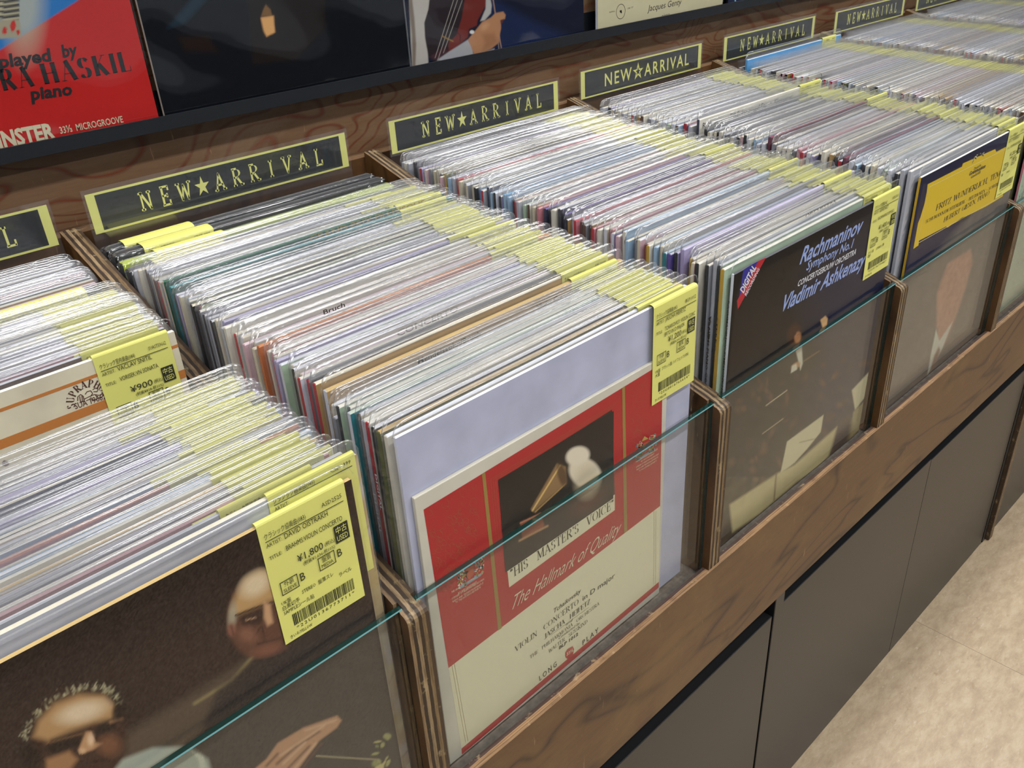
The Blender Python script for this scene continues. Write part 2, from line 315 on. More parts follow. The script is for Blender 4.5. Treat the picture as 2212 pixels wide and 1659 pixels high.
# ------------------------------------------------------------------ printed pictures: a fine grid of vertices with a printed colour each
class Print:
    def __init__(s, x0, x1, z0, z1, y, base, res=0.0012):
        nx, nz = max(2, int((x1 - x0) / res)), max(2, int((z1 - z0) / res)); s.nx, s.nz, s.y = nx, nz, y
        X, Z = np.meshgrid(np.linspace(x0, x1, nx), np.linspace(z0, z1, nz)); s.X, s.Z = X, Z
        s.u, s.v = topix(X, y, Z); s.c = np.empty((nz, nx, 3)); s.c[:] = lin(base)[:3]; s.rng = np.random.RandomState(3)
    def noise(s, cell, seed=0):
        rg = np.random.RandomState(seed); g = rg.rand(64, 64); X = (s.X - s.X.min()) / cell; Z = (s.Z - s.Z.min()) / cell
        i, j = X.astype(int), Z.astype(int); fx, fz = X - i, Z - j; fx = fx * fx * (3 - 2 * fx); fz = fz * fz * (3 - 2 * fz); G = lambda a, b: g[b % 64, a % 64]
        return (G(i, j) * (1 - fx) + G(i + 1, j) * fx) * (1 - fz) + (G(i, j + 1) * (1 - fx) + G(i + 1, j + 1) * fx) * fz
    def blend(s, m, col):
        c = np.array(lin(col)[:3]); s.c += (c - s.c) * np.clip(m, 0, 1)[..., None]; return s
    def blob(s, cu, cv, ru, rv, ang, col, a=1.0, soft=0.3):
        t = math.radians(ang); du, dv = s.u - cu, s.v - cv; p = (du * math.cos(t) + dv * math.sin(t)) / ru; q = (-du * math.sin(t) + dv * math.cos(t)) / rv
        return s.blend(np.clip((1 + soft - np.sqrt(p * p + q * q)) / (2 * soft), 0, 1) * a, col)
    def poly(s, pts, col, a=1.0, soft=1.5):
        n = len(pts); dist = np.full(s.u.shape, 1e9); ins = np.zeros(s.u.shape, bool)
        for i in range(n):
            (x1, y1), (x2, y2) = pts[i], pts[(i + 1) % n]; ex, ey = x2 - x1, y2 - y1; t = np.clip(((s.u - x1) * ex + (s.v - y1) * ey) / (ex * ex + ey * ey + 1e-9), 0, 1)
            dist = np.minimum(dist, np.hypot(s.u - x1 - t * ex, s.v - y1 - t * ey))
            cr = ((y1 > s.v) != (y2 > s.v)); xi = x1 + (s.v - y1) * ex / (ey if abs(ey) > 1e-9 else 1e-9); ins ^= cr & (s.u < xi)
        return s.blend(np.clip(0.5 + np.where(ins, dist, -dist) / (2 * soft), 0, 1) * a, col)
    def line(s, pts, wd, col, a=1.0, soft=1.0):
        dist = np.full(s.u.shape, 1e9)
        for (x1, y1), (x2, y2) in zip(pts[:-1], pts[1:]):
            ex, ey = x2 - x1, y2 - y1; t = np.clip(((s.u - x1) * ex + (s.v - y1) * ey) / (ex * ex + ey * ey + 1e-9), 0, 1); dist = np.minimum(dist, np.hypot(s.u - x1 - t * ex, s.v - y1 - t * ey))
        return s.blend(np.clip(0.5 + (wd / 2 - dist) / (2 * soft), 0, 1) * a, col)
    def build(s, name, parent, rough=0.35, coat=0.0):
        nz, nx = s.nz, s.nx; v = np.stack([s.X, np.full_like(s.X, s.y), s.Z], -1).reshape(-1, 3); idx = np.arange(nz * nx).reshape(nz, nx)
        f = np.stack([idx[:-1, :-1], idx[:-1, 1:], idx[1:, 1:], idx[1:, :-1]], -1).reshape(-1, 4)
        me = bpy.data.meshes.new(name); me.vertices.add(len(v)); me.vertices.foreach_set('co', v.ravel()); me.loops.add(f.size); me.loops.foreach_set('vertex_index', f.ravel())
        me.polygons.add(len(f)); me.polygons.foreach_set('loop_start', np.arange(0, f.size, 4)); me.polygons.foreach_set('loop_total', np.full(len(f), 4)); me.update(calc_edges=True)
        at = me.color_attributes.new('Print', 'FLOAT_COLOR', 'POINT'); cc = np.ones((nz * nx, 4)); cc[:, :3] = np.clip(s.c.reshape(-1, 3), 0, 1); at.data.foreach_set('color', cc.ravel())
        k = 'printed_%d' % int(rough * 100)
        if k not in MATS:
            mt, nt, p = new_mat(k); a = nt.nodes.new('ShaderNodeVertexColor'); a.layer_name = 'Print'; nt.links.new(a.outputs['Color'], p.inputs['Base Color']); p.inputs['Roughness'].default_value = rough; p.inputs['Specular IOR Level'].default_value = 0.25; MATS[k] = mt
        return obj(name, me, MATS[k], parent)

# ================================================================== the setting
def Z(z): return z + H
XL, XR = -0.72, 7 * PITCH
TH = 0.009                                  # half thickness of a divider
# floor: vinyl tiles of 0.6 m with hairline joints
mt, nt, p = new_mat('cream_marbled_vinyl')
v = mapping(nt, (22, 55, 22)); n1 = noise(nt, v, 1.0, 8, 0.25, 0.75); v2 = mapping(nt, (50, 150, 50)); n2 = noise(nt, v2, 1.0, 5, 0.3, 0.7)
c = ramp(nt, [(0.3, '#a08b72'), (0.5, '#b39e82'), (0.62, '#bdaa8e'), (0.8, '#cdbca2')], n1).outputs['Color']
c = mixc(nt, math_node(nt, 'MULTIPLY', ramp(nt, [(0.60, '#000000'), (0.72, '#ffffff')], n2).outputs['Color'], 0.55), c, lin('#dccdb8'))
v3 = mapping(nt, (44, 90, 44), (3, 7, 0)); n3 = noise(nt, v3, 1.0, 6, 0.4, 0.7)
c = mixc(nt, math_node(nt, 'MULTIPLY', ramp(nt, [(0.6, '#000000'), (0.7, '#ffffff')], n3).outputs['Color'], 0.6), c, lin('#967c5e'))
nt.links.new(c, p.inputs['Base Color']); p.inputs['Roughness'].default_value = 0.38
VINYL = mt
fl = thing('floor', None, None, (0, 0, 0), kind='structure')
obj('screed', MB().box(-3.2, 4.6, -2.6, 0.6, -0.02, -0.0035), mat('joint_dirt', '#7c6e5a', 0.8), fl)
tile = MB().box(-0.2997, 0.2997, -0.2997, 0.2997, -0.0035, 0.0).mesh('tile'); tile.materials.append(VINYL)
for i in range(-6, 6):
    for j in range(-4, 1):
        o = bpy.data.objects.new('tile', tile); COL.objects.link(o); o.parent = fl; o.location = (0.73 + 0.3 + 0.6 * i, -0.36 + 0.3 + 0.6 * j, 0)
# back wall of plywood
YW = 0.552
wb = obj('wall_back', MB().box(-1.6, 4.2, YW, YW + 0.02, 0.0, 2.4), WALLW); tag(wb, kind='structure')

# ================================================================== the run of record bins
BINS = thing('record_bins', 'long run of plywood record bins with glass fronts along the wooden wall', 'record bins', (XL, 0, Z(-0.3303)))
SL = 0.1577 / 0.5239
def divider(x):
    mb = MB()
    def prof(y0, y1, front):
        zt = lambda y: Z(SL * y); z0 = Z(-0.1995)
        if not front: return [(y0, z0), (y1, z0), (y1, zt(y1)), (y0, zt(y0))]
        r = 0.007; pts = [(y0, z0), (y1, z0), (y1, zt(y1))]
        for k in range(5):
            a = math.pi / 2 + k * math.pi / 8; pts.append((y0 + r + r * math.cos(a), Z(SL * (y0 + r)) - r - 0.001 + r * math.sin(a)))
        return pts
    mb.prism(prof(0.0, 0.0085, True), x - TH, x + TH)
    mb.prism(prof(0.0085, 0.0150, False), x - TH + 0.0035, x + TH - 0.0035)
    mb.prism(prof(0.0150, 0.5239, False), x - TH, x + TH)
    o = obj('divider', MB_local(mb, x), [SIDEW, EDGEX], BINS, world=False); o.location = (x - XL, 0, 0.3303 - H)
    return o
def MB_local(mb, x):
    n = MB(); n.v = [(a - x, b, c) for a, b, c in mb.v]; n.f = mb.f; n.m = mb.m; return n
for k in range(-2, 8): divider(k * PITCH)
fr = obj('front_board', MB().box(XL - TH, XR + TH, -0.0022, 0.0075, Z(-0.3303), Z(-0.1905), [1, 1, 0, 1, 0, 1]).box(XL - TH, XR + TH, 0.0075, 0.0165, Z(-0.3303), Z(-0.2045), [1, 1, 0, 1, 0, 1]), [FASCIA, EDGEY], BINS)
obj('bottom_board', MB().add([(XL, 0.0135, Z(-0.2025)), (XR, 0.0135, Z(-0.2025)), (XR, 0.53, Z(-0.176)), (XL, 0.53, Z(-0.176)), (XL, 0.0135, Z(-0.2040)), (XR, 0.0135, Z(-0.2040)), (XR, 0.53, Z(-0.22)), (XL, 0.53, Z(-0.22))],
    [(0, 1, 2, 3), (7, 6, 5, 4), (4, 5, 1, 0), (5, 6, 2, 1), (6, 7, 3, 2), (7, 4, 0, 3)]), mat('dusty grey board', '#867c72', 0.5, vary=0.3, bscale=160), BINS)
obj('back_board', MB().box(XL - TH, XR + TH, 0.5242, YW - 0.0005, Z(-0.22), Z(0.1515), [1, 1, 0, 0, 0, 0]), [SIDEW, LEDGE], BINS)
for b in range(-2, 7):
    x0, x1 = b * PITCH + TH - 0.003, (b + 1) * PITCH - TH + 0.003; dz = R.uniform(-0.001, 0.001)
    zt_ = Z(0.0035 + dz); g = MB(); pf = [(0.0086, Z(-0.2035)), (0.0136, Z(-0.2035)), (0.0136, zt_ - 0.0004), (0.0132, zt_), (0.0093, zt_), (0.0086, zt_ - 0.0007)]
    n_ = len(pf); g.add([(x0, a, b_) for a, b_ in pf] + [(x1, a, b_) for a, b_ in pf], [tuple(range(n_)), tuple(range(2 * n_ - 1, n_ - 1, -1))] + [(i, i + n_, (i + 1) % n_ + n_, (i + 1) % n_) for i in range(n_)], [1, 1, 1, 0, 1, 1, 2, 0])
    obj('glass_pane', g, [GLASS, GLASS_EDGE, GLASS_BEVEL], BINS)

# ================================================================== grey base cabinets under the bins
CB = thing('base_cabinet', 'dark grey laminate cabinet base under the record bins', 'cabinet', (XL, 0.02, 0))
obj('carcass', MB().box(XL - 0.3, XR, 0.034, 0.53, 0.0, Z(-0.3306)), CABK, CB)
def panel(x0, x1, zt, name='door_panel', y0=0.014, mt=None): return bevel(obj(name, MB().box(x0, x1, y0, 0.0335, 0.0015, Z(zt)), mt or CAB, CB), 0.0008, 1)
panel(-0.62, 0.1660, -0.388); panel(0.1690, 0.1905, -0.332, 'filler_strip', 0.013); panel(0.1910, 0.6205, -0.381); panel(0.6210, 1.030, -0.383)
panel(1.0335, 1.050, -0.332, 'filler_strip', 0.013); panel(1.0505, 1.068, -0.332, 'end_panel', 0.006, EDGEX); panel(1.0685, 1.85, -0.383); panel(1.852, 2.5, -0.383)

ADDED_CAB = thing('base_cabinet', 'unseen dark cabinet row added across the aisle for darker reflections', 'cabinet', (0, -1.32, 0))  # unseen row, added so the covers and glass reflect something dark
obj('carcass', MB().box(-2.6, 4.2, -1.9, -1.34, 0.0, 0.82), CABK, ADDED_CAB)
for i in range(8): bevel(obj('door_panel', MB().box(-2.6 + 0.85 * i, -1.753 + 0.85 * i, -1.339, -1.32, 0.0015, 0.80), CAB, ADDED_CAB), 0.0008, 1)
obj('added_worktop', MB().box(-2.6, 4.2, -1.9, -1.31, 0.8205, 0.84), CAB, ADDED_CAB)

# ================================================================== black picture rail with records on show
YR = 0.520
zr = unproj(427, 260, y=YR)[2]; zt = unproj(346, 262 - 17, y=YR)[2]
RAIL = thing('display_rail', 'black metal rail on the wooden wall holding the records on show', 'shelf', (0, YR, zr))
zr0 = unproj(640, 222, y=YR)[2]
obj('lip', MB().box(-1.5, 2.6, YR, YR + 0.003, zr0, zr0 + 0.0135), BLACKR, RAIL)
obj('tray', MB().box(-1.5, 2.6, YR + 0.003, YW - 0.0005, zr0, zr0 + 0.004), BLACKR, RAIL)
obj('back_flange', MB().box(-1.5, 2.6, YW - 0.003, YW - 0.0005, zr0 + 0.004, zr0 + 0.034), BLACKR, RAIL)
ZR = zr0 + 0.0045

# ================================================================== price tags, jackets and film sleeves (shared meshes)
PAPER_W = mat('white_card', '#cbccd8', 0.5)
def tag_text(mb, x0, zt, y, w, h, kind):
    """printed matter on a price tag; x0 left edge, zt fold line"""
    def T(s, fx, fz, fw, fh, **k): letters(mb, s, (x0 + fx * w, zt - fz * h), (x0 + (fx + fw) * w, zt - fz * h), fh * h, y, world=True, mi=1, **k)
    def Rr(fx0, fz0, fx1, fz1, mi=1, yy=None): mb.poly([(x0 + fx0 * w, yy or y, zt - fz1 * h), (x0 + fx1 * w, yy or y, zt - fz1 * h), (x0 + fx1 * w, yy or y, zt - fz0 * h), (x0 + fx0 * w, yy or y, zt - fz0 * h)], mi)
    def frame(a, b, c, d, t=0.006):
        Rr(a, b, c, b + t); Rr(a, d - t, c, d); Rr(a, b, a + t * 1.4, d); Rr(c - t * 1.4, b, c, d)
    a = TAGS[kind]
    if not a['full']:
        T('クラシック' + a['genre'], 0.05, 0.052, 0.46, 0.036, res=1); T(a['code'], 0.70, 0.040, 0.24, 0.030, res=1); Rr(0.05, 0.062, 0.95, 0.068); T('ARTIST:', 0.05, 0.11, 0.15, 0.03, res=1); return
    T('クラシック' + a['genre'], 0.05, 0.10, 0.46, 0.038, res=1); T(a['code'], 0.70, 0.085, 0.24, 0.034, res=1); Rr(0.05, 0.115, 0.95, 0.121)
    T('ARTIST:', 0.05, 0.165, 0.17, 0.03); T(a['artist'], 0.25, 0.168, a['aw'], 0.042)
    T('TITLE:', 0.05, 0.265, 0.14, 0.028)
    for i, (s, ww) in enumerate(a['title']): T(s, 0.24, 0.262 + 0.058 * i, ww, 0.04)
    z = 0.40
    T(a['price'], 0.33, z, 0.30, 0.058); T('(税込)', 0.65, z - 0.008, 0.12, 0.028, res=1); T(a['net'], 0.38, z + 0.045, 0.38, 0.027, res=1)
    Rr(0.78, 0.28, 0.95, 0.425); 
    letters(mb, '中古', (x0 + 0.80 * w, zt - 0.345 * h), (x0 + 0.93 * w, zt - 0.345 * h), 0.044 * h, y - 0.0001, world=True, mi=0, res=1)
    letters(mb, 'USED', (x0 + 0.80 * w, zt - 0.41 * h), (x0 + 0.93 * w, zt - 0.41 * h), 0.045 * h, y - 0.0001, world=True, mi=0)
    frame(0.54, 0.455, 0.74, 0.565); T('盤質', 0.585, 0.505, 0.11, 0.035, res=1); T('MEDIA', 0.57, 0.55, 0.14, 0.03); T('B', 0.77, 0.535, 0.055, 0.065)
    frame(0.09, 0.475, 0.29, 0.585); T('外装', 0.135, 0.525, 0.11, 0.035, res=1); T('SLEEVE', 0.115, 0.57, 0.15, 0.03); T('B', 0.315, 0.555, 0.055, 0.065)
    for i, (s, fx, ww) in enumerate(a['notes']): T(s, fx, 0.66 + 0.042 * (i // 2) , ww, 0.03, res=1)
    rr = random.Random(5); xx = 0.14
    while xx < 0.9:
        bw = rr.choice((0.006, 0.006, 0.012)); Rr(xx, 0.775, xx + bw, 0.875); xx += bw + rr.choice((0.006, 0.006, 0.012))
    T(a['num'], 0.16, 0.915, 0.72, 0.027, track=1.3); T('きいろ/YELLOW', 0.07, 0.965, 0.26, 0.026, res=1)
TAGS = {
 0: dict(full=False, genre='協奏曲(083)', code='ABL3100'), 1: dict(full=False, genre='器楽曲(085)', code='CSD1399'), 2: dict(full=False, genre='室内楽曲(084)', code='UNS242'), 3: dict(full=False, genre='管弦楽曲(081)', code='9500075'), 4: dict(full=False, genre='交響曲(082)', code='SLPM138'),
 'oistrakh': dict(full=True, genre='協奏曲(083)', code='ASD2525', artist='DAVID OISTRAKH', aw=0.50, title=[('BRAHMS:VIOLIN CONCERTO', 0.66)], price='¥1,800', net='(税抜¥1,636-税10%)', notes=[('UK盤', 0.06, 0.11), ('STEREO  盤薄スレ', 0.30, 0.38), ('白黒切手', 0.06, 0.2), ('ラベル', 0.74, 0.16), ('SAMPLEシール貼', 0.06, 0.36)], num='*22U0136773711*'),
 'snitil': dict(full=True, genre='室内楽曲(084)', code='SUAST59662', artist='VACLAV SNITIL', aw=0.46, title=[('VORISEK:VN SONATA', 0.52)], price='¥900', net='(税抜¥818-税10%)', notes=[('チェコスロヴァキア盤', 0.06, 0.46), ('', .1, .1), ('青STEREO', 0.06, 0.3)], num='*22U0136775142*'),
 'heifetz': dict(full=True, genre='協奏曲(083)', code='BLP1012', artist='JASCHA HEIFETZ', aw=0.46, title=[('TCHAIKOVKSY: VIOLIN CONC', 0.70), ('ERTO IN D MAJOR', 0.46)], price='¥1,200', net='(税抜¥1,091-税10%)', notes=[('UK盤', 0.06, 0.11), ('フラット盤 ハイフェッツ(VN)', 0.21, 0.62), ('大溝', 0.06, 0.1)], num='*22U0016765654*'),
 'ashkenazy': dict(full=True, genre='交響曲(082)', code='SXDL7603', artist='ASHKENAZY', aw=0.34, title=[('RACHMANINOV:SYM NO.1', 0.62)], price='¥1,400', net='(税抜¥1,273-税10%)', notes=[('オランダ盤', 0.06, 0.2), ('STEREO 帯', 0.36, 0.3), ('青銀', 0.06, 0.1)], num='*22U0136770482*'),
 'wunderlich': dict(full=True, genre='声楽曲(087)', code='2530 062', artist='F. WUNDERLICH', aw=0.42, title=[('SCHUMANN:DICHTERLIEBE', 0.64)], price='¥1,200', net='(税抜¥1,091-税10%)', notes=[('独盤', 0.06, 0.1), ('STEREO', 0.36, 0.2), ('', .1, .1)], num='*22U0136771903*'),
 'grumiaux': dict(full=False, genre='室内楽曲(084)', code='6747 384')}
_TM = {}
def tag_mesh(kind, t, w=0.060, h=0.090, back=0.03):
    k = (kind, round(t, 4), w)
    if k in _TM: return _TM[k]
    mb = MB(); e = 0.0006; hw = t / 2 + e; yf = -hw; pts = []           # profile: front leaf, rounded fold over the jacket, back leaf
    bl = 0.0008 if TAGS[kind]['full'] else 0.0001; pts = [(yf - bl, -h), (yf - bl * 0.3, -h * 0.5), (yf, 0.0)]
    for i in range(1, 5): a = math.pi - i * math.pi / 5; pts.append((hw * math.cos(a), 0.0002 + min(hw, 0.0035) * math.sin(a) * 0.7))
    pts += [(hw, 0.0), (hw, -back)]
    n = len(pts); v = [(-w / 2, y, z) for y, z in pts] + [(w / 2, y, z) for y, z in pts]; mb.add(v, [(i, i + 1, n + i + 1, n + i) for i in range(n - 1)], 0)
    tag_text(mb, -w / 2, -0.001, yf - bl - 0.00015, w, h, kind)
    me = mb.mesh('price_tag'); me.materials.append(TAG); me.materials.append(INK); _TM[k] = me; return me
_JM = {}
def jacket_mesh(t, w=0.315, h=0.315):
    k = (round(t, 4), w, h)
    if k in _JM: return _JM[k]
    mb = MB(); b = min(0.0007, t * 0.25); y0, y1 = -t / 2, t / 2
    # slots: 0 cover face, 1 top edge, 2 spine; a soft rounded top
    xs = (-w / 2, w / 2)
    mb.box(-w / 2, w / 2, y0, y1, 0, h - b, [1, 1, 0, 1, 0, 2])
    mb.add([(-w / 2, y0, h - b), (w / 2, y0, h - b), (w / 2 - b, y0 + b, h), (-w / 2 + b, y0 + b, h), (-w / 2 + b, y1 - b, h), (w / 2 - b, y1 - b, h), (w / 2, y1, h - b), (-w / 2, y1, h - b)],
           [(0, 1, 2, 3), (3, 2, 5, 4), (4, 5, 6, 7), (1, 6, 5, 2), (0, 3, 4, 7)], [1, 1, 1, 1, 2])
    me = mb.mesh('jacket')
    for mtl in (PAPER_W, PAPER_W, PAPER_W): me.materials.append(mtl)
    _JM[k] = me; return me
_SM = {}
def sleeve_mesh(t, var, w=0.321, h=0.3265, jh=0.315, ncol=9, clean=False):
    k = (round(t, 4), var, w, h, clean)
    if k in _SM: return _SM[k]
    rr = random.Random(var * 31 + 5); mb = MB(); hw = w / 2; r = 0.010
    xs = [-hw, -hw + 0.003, -hw + r * 0.6, -hw + r] + [-hw + r + (w - 2 * r) * i / ncol for i in range(1, ncol)] + [hw - r, hw - r * 0.6, hw - 0.003, hw]
    zs = [0.001, jh * 0.5, jh - 0.02, jh, jh + min(0.005, (h - jh) * 0.5), h - 0.0006, h]
    ph = [rr.uniform(0, 6.3) for _ in range(4)]
    for sgn in (-1, 1):
        base = t / 2 + (0.0011 if sgn < 0 else 0.0006); V = []
        for zi, z in enumerate(zs):
            for xi, x in enumerate(xs):
                e = min(1, (hw - abs(x)) / 0.004)             # the two sheets meet at the side welds
                am = 0.0002
                off = base + am * math.sin(x * 38 + ph[0] + z * 9) * 1.0
                if z > jh: off = off * (1 - (z - jh) / (h - jh) * 0.75) + sgn * 0.0007 * math.sin(x * 25 + ph[1]) * (z - jh) / 0.012
                top = z
                if z > jh and abs(x) > hw - r: q = (abs(x) - (hw - r)) / r; top = z - r * (1 - math.sqrt(max(0, 1 - q * q))) * (z - jh) / (h - jh)
                yy = sgn * off * (0.12 + 0.88 * e)
                if zi == len(zs) - 1: yy += 0.0009 if sgn < 0 else -0.0005      # the lip of the opening curls over
                V.append((x, yy, top))
        n = len(xs); F, M = [], []
        for zi in range(len(zs) - 1):
            for xi in range(n - 1):
                a = zi * n + xi; F.append((a, a + 1, a + n + 1, a + n)); M.append(1 if zi == len(zs) - 2 else 0)
        mb.add(V, F, M)
    me = mb.mesh('film_sleeve'); me.materials.append(SLEEVE); me.materials.append(SLEEVE_EDGE)
    for pl in me.polygons: pl.use_smooth = True
    _SM[k] = me; return me

# palette of jacket stocks: name -> (face, edge)
PAL = {'white': ('#d9dce6', '#e4e6ee'), 'cream': ('#d8cfb6', '#e6dfca'), 'ivory': ('#e2ddce', '#ebe8dc'), 'pale grey': ('#b9bcc6', '#d2d4dc'), 'mid grey': ('#8c8e96', '#b9bac0'),
 'pale blue': ('#9fc0dd', '#c9dbea'), 'sky blue': ('#4a9ad6', '#7db8e2'), 'lilac': ('#a79cc8', '#c6bfdc'), 'violet': ('#5a489c', '#7e70b4'), 'navy': ('#1d2444', '#3a4060'), 'black': ('#141416', '#2a2a2c'),
 'charcoal': ('#33343a', '#56575c'), 'dark green': ('#14523a', '#2c6a48'), 'teal': ('#1b7f88', '#5fa0a4'), 'pale green': ('#b4ccb0', '#ccd9c6'), 'tan': ('#b08c50', '#c8ab72'), 'ochre': ('#c8a22c', '#d6bb5c'),
 'orange': ('#c46a34', '#cf8856'), 'rust': ('#a8421c', '#b96a44'), 'red': ('#b3202c', '#c4525a'), 'rose': ('#cf7f8a', '#dba9b0'), 'pink': ('#dcb6c0', '#e6d0d6'), 'maroon': ('#5c1830', '#843450'), 'brown': ('#5a4030', '#8c6c50'),
 'olive': ('#5b5f2e', '#7b7e4c'), 'lime green': ('#a2b32c', '#b6c458')}
PAL['backing'] = ('#b0b3ca', '#d0d2de')
PM = {}
for k, (a, b) in PAL.items():
    PM[k] = (mat('jacket ' + k, a, 0.4, vary=0.10, bscale=30), mat('edge ' + k, b, 0.6, vary=0.08, bscale=60))
WORN = mat('worn spine', '#c9bda4', 0.7, vary=0.3, bscale=40)
REC_COUNT = [0]
BAYX = lambda b: (b - 2) * PITCH                      # left divider of bay b (bay 1 is the one with the red and cream record)
def zbot(y): return Z(-0.194 + 0.05 * y)
def link_mats(o, mats):
    for i, mtl in enumerate(mats):
        o.material_slots[i].link = 'OBJECT'; o.material_slots[i].material = mtl
def new(name, me, parent, loc=(0, 0, 0)):
    o = bpy.data.objects.new(name, me); COL.objects.link(o); o.parent = parent; o.location = loc; return o
def record(b, y, face, edge=None, spine=None, t=0.0034, xo=0.0, dz=0.0, w=0.315, tagk=None, tagx=0.005, tagw=0.06, label=None, group=None, tilt=0.0, yaw=0.0, sleeve=True, name='vinyl_record', var=None, cat='record', h=0.315):
    x = BAYX(b) + 0.015 + w / 2 + min(xo, 0.0172)
    root = thing(name, label, cat, (x, y, zbot(y) + dz), group); root.rotation_euler = (tilt, 0, yaw); REC_COUNT[0] += 1
    j = new('jacket', jacket_mesh(t, w, h), root)
    link_mats(j, (PM[face][0], PM[edge or face][1], PM[spine][0] if spine else (PM[face][0] if R.random() < 0.5 else WORN)))
    if sleeve:
        f_ = new('film_sleeve', sleeve_mesh(t, R.randrange(5) if var is None else var, w + 0.006, h + (0.0115 if t < 0.01 else 0.003), h), root)
        if var is not None: f_.material_slots[0].link = 'OBJECT'; f_.material_slots[0].material = FILM_FRONT
    if tagk is not None:
        kt = tagk; new('price_tag', tag_mesh(kt, t, tagw), root, (w / 2 - tagx - tagw / 2, 0, h + 0.0006))
    return root

# ================================================================== the front sleeves that face the aisle
def flat(name, hexc, rough=0.5): return mat('print ' + name, hexc, rough)
FY = 0.0170                                        # front face of the front jackets
# --- bay 0: two men on a dark brown photograph cover
r0 = record(0, FY + 0.0016, 'brown', 'tan', t=0.0032, xo=0.0075, dz=-0.0065, tagk='oistrakh', tagx=0.0055, tagw=0.059, var=90, name='vinyl_record',
            label='record with dark brown photo of two elderly men, yellow tag, leftmost glass-fronted bay', group=None)
P = Print(-0.6975, -0.3825, Z(-0.1995), Z(0.1152), FY - 0.00025, '#2e211b', 0.0010)
P.blend(P.noise(0.05, 1) * 0.25, '#3e2f27')
P.poly([(0, 1250), (520, 1130), (640, 1240), (-100, 1560), (-300, 1400)], '#1f1410', 0.75, 40)
P.poly([(548, 1418), (400, 1510), (250, 1600), (240, 1680), (380, 1640), (470, 1540)], '#5e5040', 0.75, 14); P.line([(545, 1420), (500, 1470), (420, 1520)], 5, '#a0905e', 0.7, 4)
P.poly([(560, 1415), (470, 1490), (442, 1560), (450, 1640), (520, 1760), (900, 1900), (900, 1320), (700, 1330), (620, 1400)], '#2d2724', 0.85, 8)
P.blob(562, 1328, 70, 92, 10, '#5d3c2c', 1, 0.08); P.poly([(500, 1320), (508, 1290), (530, 1252), (560, 1232), (610, 1235), (620, 1290), (580, 1300), (545, 1316), (515, 1330)], '#b8925f', 1, 9); P.blob(552, 1262, 34, 22, -35, '#dcc8a4', 0.9, 0.5)
P.blob(502, 1330, 9, 28, 6, '#a89f86', 0.8, 0.5); P.blob(500, 1360, 9, 14, 0, '#7f5240', 1, 0.4); P.line([(498, 1352), (504, 1370)], 2, '#3a211a', 0.8, 1.5)
P.poly([(512, 1330), (545, 1318), (582, 1305), (590, 1330), (556, 1350), (524, 1350)], '#2a1913', 0.85, 6); P.line([(508, 1330), (548, 1314), (590, 1300)], 3.5, '#1c110d', 0.9, 1.2); P.line([(530, 1340), (552, 1334)], 2.5, '#c29c78', 0.8, 1.2)
P.poly([(570, 1300), (584, 1306), (590, 1345), (578, 1352), (570, 1335)], '#c79a72', 0.95, 4); P.line([(545, 1380), (566, 1352), (572, 1384)], 3, '#35201a', 0.85, 2); P.blob(535, 1372, 20, 15, 20, '#835844', 0.8, 0.5); P.line([(556, 1392), (606, 1378)], 3.5, '#331b15', 0.85, 2); P.blob(580, 1404, 34, 12, -15, '#7c4e3c', 0.8, 0.5)
P.blob(170, 1600, 104, 112, -14, '#3c271c', 1, 0.10); P.poly([(72, 1592), (84, 1556), (118, 1520), (170, 1500), (226, 1502), (248, 1526), (244, 1552), (200, 1562), (150, 1580), (104, 1600)], '#b08a5c', 1, 8); P.blob(176, 1538, 50, 20, -16, '#dcc7a6', 0.9, 0.5)
for k in range(150):
    t_ = R.random(); pth = [(58, 1596), (66, 1570), (88, 1540), (118, 1514), (160, 1494), (205, 1488), (240, 1498), (258, 1524)]; i_ = min(6, int(t_ * 7)); f_ = t_ * 7 - i_
    qx = pth[i_][0] * (1 - f_) + pth[i_ + 1][0] * f_ + R.uniform(-5, 5); qy = pth[i_][1] * (1 - f_) + pth[i_ + 1][1] * f_ + R.uniform(-5, 5); dx_, dy_ = (qx - 165) / 110, (qy - 1600) / 110
    P.line([(qx, qy), (qx + dx_ * R.uniform(4, 14) + R.uniform(-4, 4), qy + dy_ * R.uniform(4, 14) + R.uniform(-3, 3))], 1.6, R.choice(['#b9b18a', '#8d8666', '#cfc8a4']), 0.55, 1)
P.poly([(98, 1618), (112, 1598), (150, 1588), (176, 1592), (170, 1612), (120, 1630)], '#1f130e', 0.9, 4); P.poly([(200, 1586), (214, 1566), (246, 1550), (252, 1570), (226, 1592)], '#1f130e', 0.9, 4); P.line([(100, 1606), (180, 1584)], 3, '#8d6844', 0.6, 2)
P.poly([(186, 1580), (198, 1580), (206, 1604), (222, 1606), (200, 1620), (174, 1628), (170, 1618)], '#b98e66', 1, 3); P.blob(196, 1598, 7, 12, 0, '#e0c09c', 0.85, 0.5); P.blob(178, 1622, 8, 6, 0, '#d0a880', 0.9, 0.4)
P.poly([(100, 1640), (150, 1622), (168, 1640), (150, 1665), (100, 1668)], '#a87c54', 0.85, 6); P.blob(236, 1610, 24, 22, 10, '#7c5238', 0.8, 0.5); P.line([(238, 1560), (262, 1552)], 6, '#a27a54', 0.7, 3); P.blob(256, 1536, 12, 22, 10, '#1d120d', 0.9, 0.4); P.blob(66, 1636, 22, 30, 0, '#1d120d', 0.9, 0.4)
P.line([(175, 1650), (230, 1640)], 4, '#2b1812', 0.8, 2)
P.poly([(265, 1640), (330, 1615), (410, 1612), (450, 1640), (470, 1720), (200, 1720)], '#a7ad9c', 0.95, 5); P.poly([(405, 1615), (428, 1640), (432, 1659), (445, 1659), (440, 1635)], '#c9cbb4', 0.8, 2)
